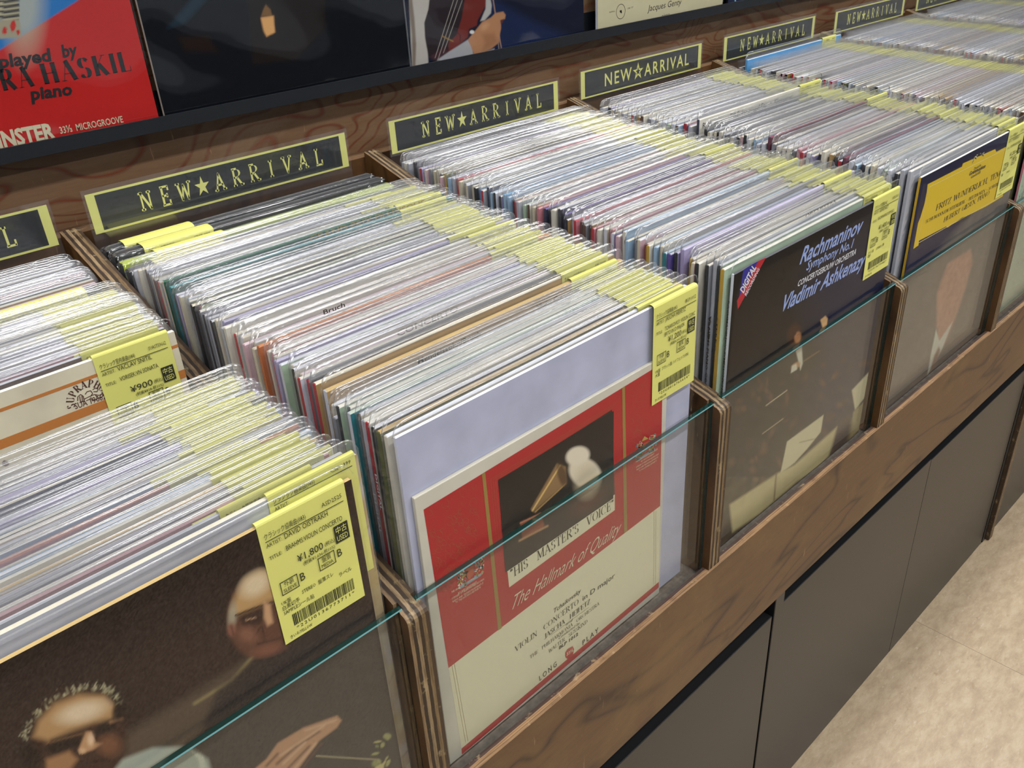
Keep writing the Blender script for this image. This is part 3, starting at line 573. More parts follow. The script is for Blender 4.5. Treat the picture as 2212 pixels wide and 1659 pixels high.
P.poly([(545, 1665), (575, 1640), (600, 1605), (655, 1572), (728, 1546), (738, 1556), (728, 1572), (690, 1600), (660, 1640), (630, 1680), (560, 1700)], '#bb8c68', 1, 2.5)
for a, b in (((598, 1650), (640, 1612)), ((622, 1660), (668, 1612)), ((646, 1668), (694, 1606)), ((640, 1612), (690, 1580)), ((575, 1655), (600, 1628))): P.line([a, b], 5, '#573624', 0.75, 2.5)
for a, b in (((606, 1632), (700, 1568)), ((612, 1650), (660, 1604)), ((636, 1660), (682, 1606)), ((660, 1578), (725, 1556))): P.line([a, b], 4, '#d8ae8a', 0.75, 2.5)
P.line([(684, 1633), (818, 1641)], 2.2, '#b9ad84', 1, 1)
P.blend(P.rng.rand(*P.u.shape) * 0.10, '#8a7c70')
for k in range(16): P.blob(R.uniform(808, 840), R.uniform(1585, 1670), R.uniform(2, 7), R.uniform(3, 9), R.uniform(0, 90), R.choice(['#a8a668', '#7e8750', '#c2b878']), 0.8, 0.3)
P.build('cover_picture', r0.children[0], 0.32)
# the sleeve just behind it shows a marbled strip and its own tag
r0b = record(0, FY + 0.0075, 'pale grey', 'cream', t=0.0032, xo=0.0180, dz=0.004, tagk=1, tagx=0.0015, tagw=0.06, label='record with marbled cream edge strip behind the dark brown photo record')
P = Print(-0.387, -0.3725 + 0.0005, Z(-0.190), Z(0.1255), FY + 0.0058, '#b09a62', 0.0010); P.blend(P.noise(0.012, 5) * 0.9, '#cdbf96'); P.blend(P.noise(0.02, 9) ** 2, '#8a5f34'); P.blend(P.noise(0.016, 12) ** 3, '#c9c6cc')
P.build('marbled_strip', r0b.children[0], 0.35)

# --- bay 1: ten-inch red and cream sleeve on a white backing card
r1 = record(1, FY + 0.0045, 'backing', 'white', 'white', t=0.0026, xo=0.0, dz=0.003, tagk=None, sleeve=False,
            label='record in red and cream ten-inch sleeve on white backing card behind glass')
r1.children[0].name = 'backing_card'
f_ = new('film_sleeve', sleeve_mesh(0.0072, 91, 0.321, 0.3265), r1, (0, -0.0022, 0)); f_.material_slots[0].link = 'OBJECT'; f_.material_slots[0].material = FILM_FRONT; new('price_tag', tag_mesh('heifetz', 0.0050, 0.059), r1, (0.315 / 2 - 0.002 - 0.0295, -0.0022, 0.3156))
YS = 0.0166
TL, TR, BR, BL = [unproj(u, v_, y=YS) for u, v_ in ((887, 1091), (1437, 761), (1431, 1272), (980, 1650))]
TL[2] = TR[2] = (TL[2] + TR[2]) / 2; BL[2] = BR[2] = max((BL[2] + BR[2]) / 2, Z(-0.191)); TL[0] = BL[0] = (TL[0] + BL[0]) / 2; TR[0] = BR[0] = (TR[0] + BR[0]) / 2
sl = bevel(obj('ten_inch_sleeve', MB().box(TL[0], TR[0], YS, YS + 0.0034, BL[2], TL[2]), mat('aged cream board', '#c9c4b4', 0.5, vary=0.07, bscale=40), r1), 0.0006, 2)
y1 = YS - 0.00012; mb = MB()
px_poly(mb, [(915, 1101), (1432, 784), (1426, 1093), (969, 1443)], y1, 0)
px_poly(mb, [(969, 1443), (1426, 1093), (1423, 1257), (997, 1617)], y1, 1)
px_poly(mb, [(997, 1617), (1423, 1257), (1423, 1269), (998, 1630)], y1, 2)
y2 = y1 - 0.00012
px_poly(mb, [(1041, 1024), (1048, 1020), (1084, 1357), (1076, 1362)], y2, 3); px_poly(mb, [(1344, 838), (1350, 834), (1355, 1146), (1348, 1152)], y2, 3)
px_poly(mb, [(1076, 1040), (1322, 885), (1328, 1068), (1096, 1233)], y2, 4); px_poly(mb, [(1096, 1233), (1328, 1068), (1328, 1102), (1100, 1269)], y2, 1)
# scroll ornament in thin gold lines on the red
for k in range(120):
    u0 = R.uniform(925, 1030) if k < 86 else R.uniform(1362, 1425); f = (u0 - 915) / 517; vt = 1101 - f * 317; vb = 1443 - f * 350; v0 = R.uniform(vt + 14, min(vb - 90, vt + 200))
    a0 = R.uniform(0, 6.3); rad = R.uniform(6, 13); pts = []
    for i in range(9): aa = a0 + i * 0.62; rr_ = rad * (1 - i * 0.09); pts.append((u0 + rr_ * math.cos(aa), v0 + rr_ * math.sin(aa) * 1.05))
    for a, b in zip(pts[:-1], pts[1:]):
        if all(919 + (q[1] - 1101) * 0.16 < q[0] < 1036 + (q[1] - 1028) * 0.11 or 1358 < q[0] < 1425 for q in (a, b)) and all(q[1] > 1104 - (q[0] - 915) / 517 * 317 for q in (a, b)): px_line(mb, a, b, 0.00024, y2, 5)
for k in range(3): 
    d = 6 + 5 * k
    for a, b in (((1076 - d, 1040 - d * 0.3), (1322 + d, 885 - d * 1.2)), ((1076 - d, 1040 - d * 0.3), (1090 - d, 1180))): px_line(mb, a, b, 0.00025, y2, 5)
for uu in (976, 981): px_line(mb, (uu, 1440 - (uu - 969) * 0.77), (uu + 30, 1608 - (uu - 969) * 0.6), 0.0003, y2, 3)
for uu in (1413, 1417): px_line(mb, (uu, 1104), (uu - 1, 1262), 0.0003, y2, 3)
pr = obj('printed_panels', mb, [flat('carmine', '#ab2226', 0.4), flat('butter', '#dcd6b4', 0.45), flat('brick stripe', '#b43a38', 0.45), flat('old gold', '#94793c', 0.4), flat('picture dark', '#24201e', 0.35), flat('gold thread', '#9c5c38', 0.4)], sl)
# plain stand-in for the picture: a generic gramophone horn beside a pale rounded shape
P = Print(unproj(1076, 1040, y=YS)[0], unproj(1325, 885, y=YS)[0], unproj(1096, 1233, y=YS)[2], unproj(1200, 962, y=YS)[2], y2 - 0.0001, '#24201e', 0.0008)
P.poly([(1060, 1020), (1340, 850), (1340, 1010), (1080, 1180)], '#26221f', 0.9, 25); P.blend(P.noise(0.02, 2) * 0.25, '#3c332b'); P.blob(1270, 1085, 40, 16, -35, '#5e2a1e', 0.5, 0.6)
P.blob(1264, 1022, 38, 30, 40, '#d6cbb2', 1, 0.12); P.blob(1248, 985, 26, 20, -20, '#d9cfb8', 1, 0.15); P.blob(1268, 1040, 24, 34, 10, '#c0b294', 0.7, 0.4)
P.poly([(1203, 1001), (1222, 1008), (1224, 1045), (1213, 1052), (1152, 1106), (1146, 1100)], '#8d6f4a', 0.95, 2); P.line([(1210, 1006), (1150, 1103)], 3, '#d2b06c', 1, 1); P.line([(1221, 1046), (1156, 1106)], 2, '#c19a5c', 0.9, 1); P.blob(1214, 1026, 9, 25, -14, '#4a3626', 0.8, 0.3)
P.poly([(1124, 1128), (1168, 1108), (1176, 1134), (1172, 1142), (1128, 1164)], '#8a4a34', 1, 2); P.line([(1122, 1168), (1183, 1136)], 4, '#a8825a', 1, 1.5); P.line([(1124, 1130), (1168, 1109)], 2.5, '#c08a6a', 0.8, 1)
for zz in (P,):
    m_ = (P.u < 1076 + (P.v - 1040) * 0.104) | (P.v > 1233 - (P.u - 1096) * 0.711)
P.build('picture_panel', sl, 0.34)
# two small printed crests
for cx_, cy_, s_ in ((1015, 1236, 1.0), (1394, 966, 0.85)):
    mb = MB(); k = y2 - 0.0001
    px_poly(mb, [(cx_ - 9 * s_, cy_ - 6 * s_), (cx_ + 8 * s_, cy_ - 16 * s_), (cx_ + 8 * s_, cy_ + 4 * s_), (cx_, cy_ + 16 * s_), (cx_ - 8 * s_, cy_ + 12 * s_)], k, 0)
    for i in range(90):
        sd = R.choice((-1, 1)); du = sd * R.uniform(9, 27) * s_; dv = R.uniform(-22, 20) * s_ - du * 0.6; L = R.uniform(3, 7) * s_; a = R.uniform(-1.2, 1.2)
        px_line(mb, (cx_ + du, cy_ + dv), (cx_ + du + L * math.cos(a), cy_ + dv + L * math.sin(a)), 0.0012 * s_, k, R.choice((1, 1, 2, 3)))
    px_poly(mb, [(cx_ - 10 * s_, cy_ - 14 * s_), (cx_ - 2 * s_, cy_ - 28 * s_), (cx_ + 8 * s_, cy_ - 22 * s_)], k, 1); px_poly(mb, [(cx_ - 22 * s_, cy_ + 30 * s_), (cx_ + 24 * s_, cy_ + 2 * s_), (cx_ + 24 * s_, cy_ + 8 * s_), (cx_ - 20 * s_, cy_ + 36 * s_)], k, 2)
    obj('printed_crest', mb, [flat('crest red', '#b5553a'), flat('crest gold', '#b09a4e'), flat('crest blue', '#8096a4'), flat('crest white', '#dcd8c4')], sl)
kk = y2 - 0.0002; mb = MB(); mc = MB()
letters(mb, '"HIS  MASTER\'S  VOICE"', (1103, 1251), (1325, 1097), 0.0092, kk, 'serif', track=0.06)
letters(mb, 'VIOLIN  CONCERTO', (1113, 1409), (1250, 1304), 0.0060, kk, 'serif', track=0.05); letters(mb, 'in D major', (1259, 1298), (1328, 1247), 0.0056, kk, bold=0.01)
letters(mb, 'Tchaikovsky', (1195, 1326), (1254, 1280), 0.0048, kk, shear=0.3, bold=0.01); letters(mb, 'JASCHA  HEIFETZ', (1177, 1380), (1275, 1303), 0.0054, kk, 'serif', thick=0.17, track=0.03)
letters(mb, 'and', (1222, 1352), (1236, 1342), 0.003, kk, shear=0.3); letters(mb, 'THE  PHILHARMONIA  ORCHESTRA', (1145, 1424), (1295, 1306), 0.0040, kk, 'serif', track=0.06)
letters(mb, 'Conducted by', (1206, 1382), (1252, 1348), 0.003, kk, shear=0.3); letters(mb, 'WALTER  SUSSKIND', (1186, 1411), (1269, 1345), 0.0042, kk, 'serif', track=0.05)
letters(mb, 'BLP 1012', (1208, 1403), (1249, 1372), 0.0036, kk, bold=0.05); letters(mb, 'LONG', (1166, 1471), (1203, 1438), 0.0062, kk, track=1.5, bold=0.01); letters(mb, 'PLAY', (1259, 1394), (1293, 1365), 0.0062, kk, track=1.5, bold=0.01)
px_line(mb, (1190, 1372), (1272, 1312), 0.0003, kk)
for (a, b, hh) in ((('THE GRAMOPHONE COMPANY LIMITED'), (975, 1282), 0), ('BY APPOINTMENT', (990, 1284), 1), ('SUPPLIERS OF GRAMOPHONES RECORDS', (976, 1296), 2), ('RADIO AND TELEVISION APPARATUS', (978, 1302), 3), ('TO THE LATE KING GEORGE VI', (984, 1304), 4)):
    Lw = {0: 68, 1: 40, 2: 70, 3: 66, 4: 54}[hh]; letters(mc, a, b, (b[0] + Lw, b[1] - Lw * 0.62), 0.0019, kk, res=1)
    b2 = (1373 + (b[0] - 975) * 0.8, 1000 + hh * 6 - (b[0] - 975) * 0.5); letters(mc, a, b2, (b2[0] + Lw * 0.7, b2[1] - Lw * 0.42), 0.0017, kk, res=1)
letters(mc, 'The Hallmark of Quality', (1100, 1322), (1335, 1154), 0.0135, kk, shear=0.55, bold=-0.012, res=3)
obj('lettering', mb, [flat('warm black', '#3a372e')], sl); obj('lettering', mc, [flat('cream ink', '#d8d0b0')], sl)
mb = MB(); px_poly(mb, [(1221, 1410), (1226, 1402), (1237, 1396), (1240, 1402), (1238, 1414), (1228, 1425), (1222, 1420)], kk, 0); letters(mb, '33\u2153', (1224, 1417), (1238, 1407), 0.0036, kk - 0.0001, mi=1, bold=0.03); obj('badge', mb, [flat('brick stripe', '#b43a38'), flat('butter', '#cfc9a4')], sl)

# --- bay 2: black conductor cover
r2 = record(2, FY + 0.0014, 'black', 'charcoal', 'white', t=0.0028, xo=0.008, dz=-0.0035, tagk='ashkenazy', tagx=-0.001, tagw=0.06, var=92, label='record with black conductor photo cover and pale blue lettering, yellow tag on its corner')
x0 = r2.location.x - 0.1575; P = Print(x0, x0 + 0.315, zbot(FY) - 0.0035, zbot(FY) + 0.3110, FY - 0.00025, '#0d0c10', 0.0011)
P.blend(P.noise(0.08, 4) * 0.35, '#241c12'); P.poly([(1750, 600), (1960, 420), (1930, 900), (1750, 960)], '#0b1438', 0.8, 45)  # brown noise paints a faint glimmer over the black
for k in range(150):
    uu, vv = R.uniform(1580, 1880), R.uniform(760, 1080)
    if vv > 800 + (uu - 1720) * -0.3: P.blob(uu, vv, R.uniform(2, 7), R.uniform(4, 13), R.uniform(-30, 60), R.choice(['#3c2415', '#54321d', '#2a2420', '#6a4426', '#20202c']), 0.6, 0.6)
P.blob(1725, 775, 55, 40, -20, '#08080b', 0.9, 0.4); P.blob(1716, 722, 15, 24, 12, '#3a1f12', 1, 0.2); P.blob(1723, 729, 7, 12, 10, '#a8744c', 1, 0.3); P.line([(1722, 724), (1727, 722)], 1.5, '#4a2a1a', 0.8, 0.6); P.blob(1717, 720, 3, 4, 0, '#3a2016', 0.8, 0.3)
P.poly([(1719, 758), (1732, 748), (1734, 785), (1729, 800), (1724, 778)], '#cfcab4', 1, 1.5); P.blob(1719, 790, 11, 6, -35, '#b98c5c', 1, 0.3); P.poly([(1708, 806), (1711, 790), (1720, 786), (1722, 798)], '#d4cfb6', 1, 1.2); P.line([(1735, 781), (1770, 758)], 2.2, '#7c6238', 0.9, 1)
P.poly([(1772, 691), (1783, 682), (1788, 688), (1786, 704), (1778, 712)], '#caa070', 1, 1.2); P.line([(1655, 876), (1700, 843)], 1.6, '#cbbf9c', 1, 0.7); P.line([(1647, 937), (1692, 904)], 1.4, '#b9ab84', 1, 0.7)
P.poly([(1700, 954), (1779, 896), (1773, 933), (1745, 968), (1716, 1000), (1686, 1022)], '#d3caa2', 1, 1.2); P.line([(1727, 956), (1760, 948)], 1.5, '#4a3c28', 0.8, 1)
P.poly([(1576, 1090), (1680, 1022), (1716, 1004), (1808, 922), (1800, 955), (1790, 985), (1770, 1010), (1722, 1040), (1640, 1110), (1582, 1150)], '#c3b684', 1, 3); P.blend(((P.v > 1030) & (P.v < 1200)) * P.noise(0.01, 8) * 0.25, '#8c7c50'); P.line([(1677, 1022), (1672, 1080)], 3, '#5c4626', 0.8, 1.5)
P.poly([(1840, 843), (1884, 796), (1876, 848), (1847, 886)], '#cfc7a2', 1, 1.5); P.poly([(1843, 890), (1868, 866), (1860, 925), (1838, 945)], '#a89c70', 0.9, 2); P.poly([(1840, 905), (1848, 935), (1832, 1000), (1822, 1000)], '#8f8456', 0.7, 4)
P.build('cover_picture', r2.children[0], 0.3)
k = FY - 0.0004; mb = MB(); mc = MB(); md_ = MB()
letters(mb, 'Rachmaninov', (1727, 571), (1858, 502), 0.0165, k, shear=0.40, bold=0.028, res=3); letters(mb, 'Symphony No.1', (1741, 585), (1840, 535), 0.0095, k, shear=0.3, bold=0.02)
letters(mb, 'Vladimir Ashkenazy', (1684, 676), (1864, 575), 0.0165, k, shear=0.40, bold=0.028, res=3); letters(mc, 'CONCERTGEBOUW ORCHESTRA', (1722, 620), (1848, 549), 0.0062, k, shear=0.3, bold=0.025)
obj('lettering', mb, [flat('pale blue ink', '#93a8dc')], r2.children[0]); obj('lettering', mc, [flat('white ink', '#d8dae0')], r2.children[0])
px_poly(md_, [(1606, 583), (1625, 571), (1640, 563), (1593, 660)], k + 0.0001, 0); px_poly(md_, [(1638, 564), (1655, 556), (1594, 668), (1592, 650)], k + 0.00008, 1)
letters(md_, 'DIGITAL', (1606, 634), (1634, 578), 0.0085, k, bold=0.05, mi=2); letters(md_, 'RECORDING', (1612, 640), (1641, 582), 0.0042, k, bold=0.03, mi=2)
obj('corner_ribbon', md_, [flat('ribbon blue', '#2a2a8c'), flat('ribbon red', '#b3202c'), flat('white ink', '#d8dae0')], r2.children[0])

# --- bay 3: navy cover with a yellow cartouche
r3 = record(3, FY + 0.0014, 'navy', 'ivory', 'ochre', t=0.0028, xo=0.0205, dz=-0.0045, tagk='wunderlich', tagx=0.0, tagw=0.059, var=93, label='record with yellow title cartouche on navy cover, grey portrait below, behind glass')
x0 = r3.location.x - 0.1575; P = Print(x0, x0 + 0.315, zbot(FY) - 0.0045, zbot(FY) + 0.3100, FY - 0.00025, '#5f5a55', 0.0013)
P.blend(P.noise(0.01, 3) * 0.35, '#7a746c'); P.poly([(1900, 300), (2250, 200), (2212, 330), (2010, 560), (1955, 620), (1940, 560)], '#10163a', 1, 8)  # curved navy-to-grey edge paints a reflection into the cover
P.poly([(2097, 538), (2101, 565), (2085, 625), (2062, 693), (2040, 745), (2027, 738), (2023, 700), (2024, 634), (2047, 570)], '#b98a74', 1, 3); P.blend(((P.u > 2020) & (P.u < 2105) & (P.v > 540) & (P.v < 745)) * P.noise(0.006, 6) ** 2 * 0.35, '#6e4c40')
P.poly([(2022, 712), (2029, 736), (2058, 694), (2036, 752), (2022, 778), (2003, 810), (2012, 760)], '#c8c8b8', 1, 1.5); P.poly([(2028, 748), (2031, 756), (2020, 790), (2008, 806), (2018, 768)], '#7a5e50', 1, 2); P.line([(1975, 600), (2002, 586)], 2, '#2c2a2a', 0.8, 1)
P.build('cover_picture', r3.children[0], 0.33)
mb = MB(); k = FY - 0.0004
px_poly(mb, [(2004, 398), (2078, 360), (2080, 353), (2150, 322), (2152, 328), (2181, 313), (2190, 313), (2166, 424), (2150, 434), (2130, 446), (2090, 466), (2078, 470), (2046, 492), (2044, 489), (1985, 520), (1984, 530), (1973, 538), (1983, 482), (1988, 470), (1997, 440), (2002, 415)], k, 0)
px_line(mb, (2008, 404), (2180, 318), 0.0008, k - 0.0001, 1); px_line(mb, (1982, 526), (2160, 426), 0.0008, k - 0.0001, 1); px_line(mb, (2008, 404), (1982, 526), 0.0008, k - 0.0001, 1)
for i in range(30):
    a = i / 29 * math.pi; cu, cv = 2113, 343; q = (cu - 12 * math.cos(a) , cv - 10 * math.sin(a) + 7 * math.cos(a) ); px_line(mb, q, (q[0] + R.uniform(-4, 4), q[1] + R.uniform(-4, 4)), 0.0012, k - 0.0002, R.choice((2, 3)))
obj('title_cartouche', mb, [flat('cartouche yellow', '#d9b91e', 0.4), flat('pale line', '#dccf8a'), flat('warm black', '#3a372e'), flat('cream ink', '#d8d0b0')], r3.children[0])
mb = MB(); k -= 0.0003
letters(mb, 'FRITZ WUNDERLICH, TENOR', (2021, 456), (2172, 373), 0.0076, k, 'serif', shear=0.1); letters(mb, 'SCHUMANN:DICHTERLIEBE - BEETHOVEN - SCHUBERT', (1999, 483), (2164, 396), 0.0044, k, 'serif'); letters(mb, 'HUBERT GIESEN, PIANO', (2038, 481), (2136, 421), 0.0064, k, 'serif', shear=0.1)
letters(mb, 'STEREO', (2069, 484), (2096, 469), 0.0048, k, 'serif'); letters(mb, 'Deutsche', (2104, 368), (2119, 359), 0.004, k); letters(mb, 'Grammophon', (2093, 380), (2128, 362), 0.005, k, shear=0.2, bold=0.03); letters(mb, 'Gesellschaft', (2097, 386), (2118, 374), 0.004, k)
obj('lettering', mb, [flat('warm black', '#3a372e')], r3.children[0])

# --- bay 4: pale green front sleeve at the frame edge
r4 = record(4, FY + 0.0016, 'pale green', 'cream', 'rose', t=0.0032, xo=0.008, tagk=3, tagw=0.058, label='pale green record facing out behind the glass at the far right edge')

# --- bay 0, second row: cream sleeve with two orange stripes
r5 = record(0, 0.2635, 'cream', 'ivory', t=0.0032, xo=0.0125, dz=0.0025, tagk='snitil', tagx=0.0055, tagw=0.058, var=94, label='cream record with two orange stripes and brown emblem, yellow tag, leftmost bay')
k = 0.2635 - 0.0016 - 0.0002; mb = MB(); x0 = r5.location.x - 0.1575
def stripe(pa, pb, wd, mi):
    A, B = unproj(*pa, y=k), unproj(*pb, y=k); zz = (A[2] + B[2]) / 2; mb.poly([(x0, k, zz - wd / 2), (x0 + 0.315, k, zz - wd / 2), (x0 + 0.315, k, zz + wd / 2), (x0, k, zz + wd / 2)], mi)
stripe((30, 877), (205, 811), 0.0026, 0); stripe((30, 946), (225, 877), 0.0072, 0)
px_poly(mb, [(4, 1000), (8, 994), (17, 996), (20, 1004), (12, 1008), (5, 1006)], k, 1)
bold = 'SUPRAPHON'; C0 = unproj(192, 864, y=k); C1 = unproj(152, 870, y=k); rad = abs(C0[0] - C1[0]) * 0.80
for i, ch in enumerate(bold):
    a = math.radians(178 - i * (176 / (len(bold) - 1))); v_, f_ = serif(ch, thick=0.22, thin=0.07); hh = 0.0058; wd = v_[:, 0].max()
    cx_, cz_ = C0[0] + rad * math.cos(a), C0[2] + rad * math.sin(a); ux, uz = math.sin(a), -math.cos(a); nx_, nz_ = math.cos(a), math.sin(a)
    mb.add([(cx_ + (p_[0] - wd / 2) * hh * 0.8 * ux + p_[1] * hh * nx_, k - 0.0001, cz_ + (p_[0] - wd / 2) * hh * 0.8 * uz + p_[1] * hh * nz_) for p_ in v_], f_, 1)
letters(mb, 'SUA 19662', (163, 884), (230, 861), 0.0048, k - 0.0001, mi=1, bold=0.01)
for pts in ([(168, 866), (168, 857), (174, 852), (180, 856), (182, 866), (172, 870)], [(172, 856), (174, 868)], [(177, 855), (178, 868)], [(182, 862), (190, 858), (204, 852), (214, 854), (222, 850)], [(184, 852), (188, 846), (196, 844), (200, 850), (196, 856)], [(196, 858), (200, 866), (210, 862)], [(206, 854), (214, 860), (222, 856)], [(200, 842), (206, 838), (212, 840), (210, 846), (202, 846)], [(186, 866), (194, 862)]):
    for a, b in zip(pts[:-1], pts[1:]): px_line(mb, a, b, 0.0006, k - 0.0001, 1)
obj('cover_print', mb, [flat('stripe orange', '#c07a3e', 0.4), flat('emblem brown', '#5a3a34', 0.45)], r5.children[0])

# ================================================================== the packed records
BAYNAME = {0: 'leftmost bay', 1: 'red and cream sleeve bay', 2: 'black conductor cover bay', 3: 'yellow cartouche cover bay'}
GNAME = {0: 'records packed in the leftmost bay', 1: 'records packed behind the red and cream sleeve', 2: 'records packed behind the black conductor cover', 3: 'records packed behind the yellow and navy cover'}
def zone(b, y):
    if b == 0: return ('just behind the photo cover' if y < 0.07 else 'mid front stack' if y < 0.125 else 'rear of front stack') if y < 0.24 else ('second stack' if y < 0.34 else 'rearmost stack')
    for lim, n in ((0.07, 'behind the front one'), (0.14, 'near the front'), (0.22, 'before the middle'), (0.30, 'in the middle'), (0.38, 'past the middle'), (0.44, 'near the back')):
        if y < lim: return n
    return 'at the back'
def fill(b, y0, y1, pitch, palette, special=(), xo=(0.0, 0.006), tagw=0.060, tagx=(0.001, 0.010), ztop=0.0, notag=0.12):
    y = y0; sp = sorted(special); names = [k for k, _ in palette]; wts = [q for _, q in palette]
    while y < y1:
        opt = {}
        if sp and y >= sp[0][0]:
            _, face, opt = sp.pop(0); face = face
        else: face = R.choices(names, wts)[0]
        t = opt.get('t', max(0.0026, round(pitch - R.choice((0.0024, 0.0026, 0.0029)), 4))); yy = y + max(0, t - 0.0034) / 2
        if yy > y1 + 0.002: break
        edge = opt.get('edge', face if R.random() < 0.35 else R.choice(('white', 'ivory', 'ivory', 'cream', 'pale grey', 'white')))
        spine = opt.get('spine', face if R.random() < 0.6 else R.choice(('black', 'white', 'cream', 'charcoal', 'red', 'brown', 'ivory')))
        tg = None if R.random() < notag else R.randrange(5)
        lab = opt.get('label') or ('%s record with %s spine, %s, %s' % (face, spine, zone(b, y), BAYNAME[b]) if spine != face else '%s record, %s, %s' % (face, zone(b, y), BAYNAME[b]))
        tx = R.uniform(*tagx)
        if R.random() < 0.07: tx += R.uniform(0.01, 0.03)
        record(b, yy, face, edge, spine, t=t, xo=opt.get('xo', R.uniform(*xo) + (R.random() < 0.15) * R.uniform(0, 0.005)), dz=opt.get('dz', R.uniform(-0.002, 0.002) + (R.random() < 0.12) * R.uniform(0.001, 0.006) + ztop), tagk=opt.get('tagk', tg), tagx=opt.get('tagx', tx), tagw=opt.get('tagw', tagw),
               label=lab, group=None if opt.get('label') else GNAME[b], yaw=R.uniform(-0.0012, 0.0012), tilt=0.0, name=opt.get('name', 'vinyl_record'), w=opt.get('w', 0.315), h=opt.get('h', 0.315))
        y += max(pitch * R.uniform(0.94, 1.06), t + 0.0024) if 't' in opt else pitch * R.uniform(0.96, 1.05)
whites = [('white', 8), ('ivory', 5), ('cream', 5), ('pale grey', 5), ('mid grey', 3), ('pale blue', 2), ('lilac', 1.5), ('charcoal', 2), ('pink', 1), ('tan', 1), ('pale green', 1)]
# bay 0 front stack, then the stack behind the cream striped record
fill(0, 0.0318, 0.168, 0.0050, whites, [(0.0295, 'pale grey', {}), (0.040, 'red', dict(edge='rose')), (0.046, 'ivory', {}), (0.056, 'cream', dict(edge='tan')), (0.066, 'pale blue', {}), (0.072, 'sky blue', dict(edge='sky blue')), (0.082, 'rose', dict(edge='rust', t=0.004)),
     (0.092, 'mid grey', {}), (0.099, 'mid grey', {}), (0.106, 'pale blue', dict(edge='white')), (0.114, 'maroon', dict(edge='pale grey')), (0.120, 'charcoal', {}), (0.126, 'navy', dict(edge='cream')), (0.131, 'violet', dict(edge='lilac')), (0.140, 'white', {})], xo=(0.008, 0.016), notag=0.03)
fill(0, 0.2700, 0.372, 0.0056, whites, [(0.275, 'brown', {}), (0.284, 'rose', dict(edge='pink')), (0.345, 'mid grey', {})], xo=(0.009, 0.014), notag=0.02)
fill(0, 0.3800, 0.392, 0.0170, whites, [(0.379, 'navy', dict(t=0.013, edge='navy', tagk=2, tagx=0.012, tagw=0.072, name='record_box_set', dz=0.004, label='thick navy boxed record set with wide yellow tag, rear of leftmost bay'))])
fill(0, 0.3985, 0.462, 0.0062, whites, [(0.405, 'tan', {}), (0.415, 'dark green', {}), (0.43, 'pink', {})], xo=(0.0, 0.008), notag=1.0)
# bay 1
fill(1, 0.0290, 0.4080, 0.0066, whites, [(0.028, 'ivory', {}), (0.033, 'olive', dict(edge='tan', t=0.0046, dz=0.001)), (0.041, 'charcoal', dict(spine='black')), (0.048, 'ivory', dict(spine='red', t=0.004)), (0.056, 'cream', {}), (0.062, 'teal', dict(edge='pale green')), (0.070, 'ivory', {}), (0.078, 'pale green', {}),
     (0.084, 'mid grey', dict(h=0.302, edge='pale grey', spine='mid grey')), (0.090, 'cream', dict(h=0.306)), (0.097, 'tan', dict(edge='tan', t=0.0046)), (0.104, 'tan', dict(edge='cream')), (0.113, 'olive', dict(edge='mid grey', spine='mid grey')), (0.119, 'charcoal', dict(edge='charcoal')), (0.126, 'white', dict(spine='red')), (0.133, 'pink', {}),
     (0.140, 'ivory', dict(spine='black')), (0.148, 'ivory', dict(spine='cream')), (0.155, 'pale green', dict(edge='white', spine='white')), (0.164, 'ivory', {}), (0.171, 'rose', dict(edge='ivory', spine='red')), (0.178, 'ivory', {}), (0.185, 'orange', dict(edge='orange', t=0.004)), (0.193, 'cream', {}), (0.20, 'ivory', {}), (0.212, 'cream', {}), (0.222, 'charcoal', {}), (0.230, 'ivory', {}),
     (0.243, 'violet', dict(edge='lilac')), (0.252, 'cream', {}), (0.262, 'charcoal', dict(spine='black')), (0.272, 'mid grey', dict(spine='black')), (0.283, 'pale green', dict(edge='olive')), (0.291, 'black', dict(spine='black')), (0.30, 'olive', dict(spine='black')), (0.312, 'pale blue', dict(edge='white')), (0.322, 'lilac', {}),
     (0.334, 'dark green', dict(edge='teal', spine='teal', t=0.0046)), (0.343, 'dark green', dict(edge='dark green', spine='cream', t=0.004, dz=0.006)), (0.352, 'pale grey', dict(spine='cream')), (0.361, 'cream', dict(spine='red')), (0.371, 'brown', dict(edge='cream')), (0.381, 'ivory', {}), (0.392, 'pale grey', {})], xo=(-0.003, 0.004), notag=0.06)
for y, f, e, tg, dz, lab in ((0.4150, 'white', 'white', None, -0.004, 'plain pale card sleeve standing before the charcoal boxed set'), ):
    record(1, y, f, e, 'white', t=0.0034, xo=-0.001, dz=dz, label=lab)
for y, f, t, dz, tgx, lab in ((0.4270, 'charcoal', 0.012, -0.0070, 0.200, 'thick charcoal boxed set with yellow tag, nearest of the boxes behind the pale card'), (0.4430, 'lime green', 0.013, -0.005, 0.190, 'thick lime green boxed record set between charcoal and black boxes'),
                          (0.4610, 'black', 0.017, -0.002, 0.195, 'thick black boxed record set with yellow tag just behind the lime box'), (0.4810, 'black', 0.016, -0.002, 0.205, 'rearmost thick black boxed record set just below the sign')):
    record(1, y, f, f, 'black', t=t, xo=-0.002, dz=dz, tagk='grumiaux' if f == 'black' else 4, tagx=tgx + 0.02, tagw=0.072, label=lab, name='record_box_set')
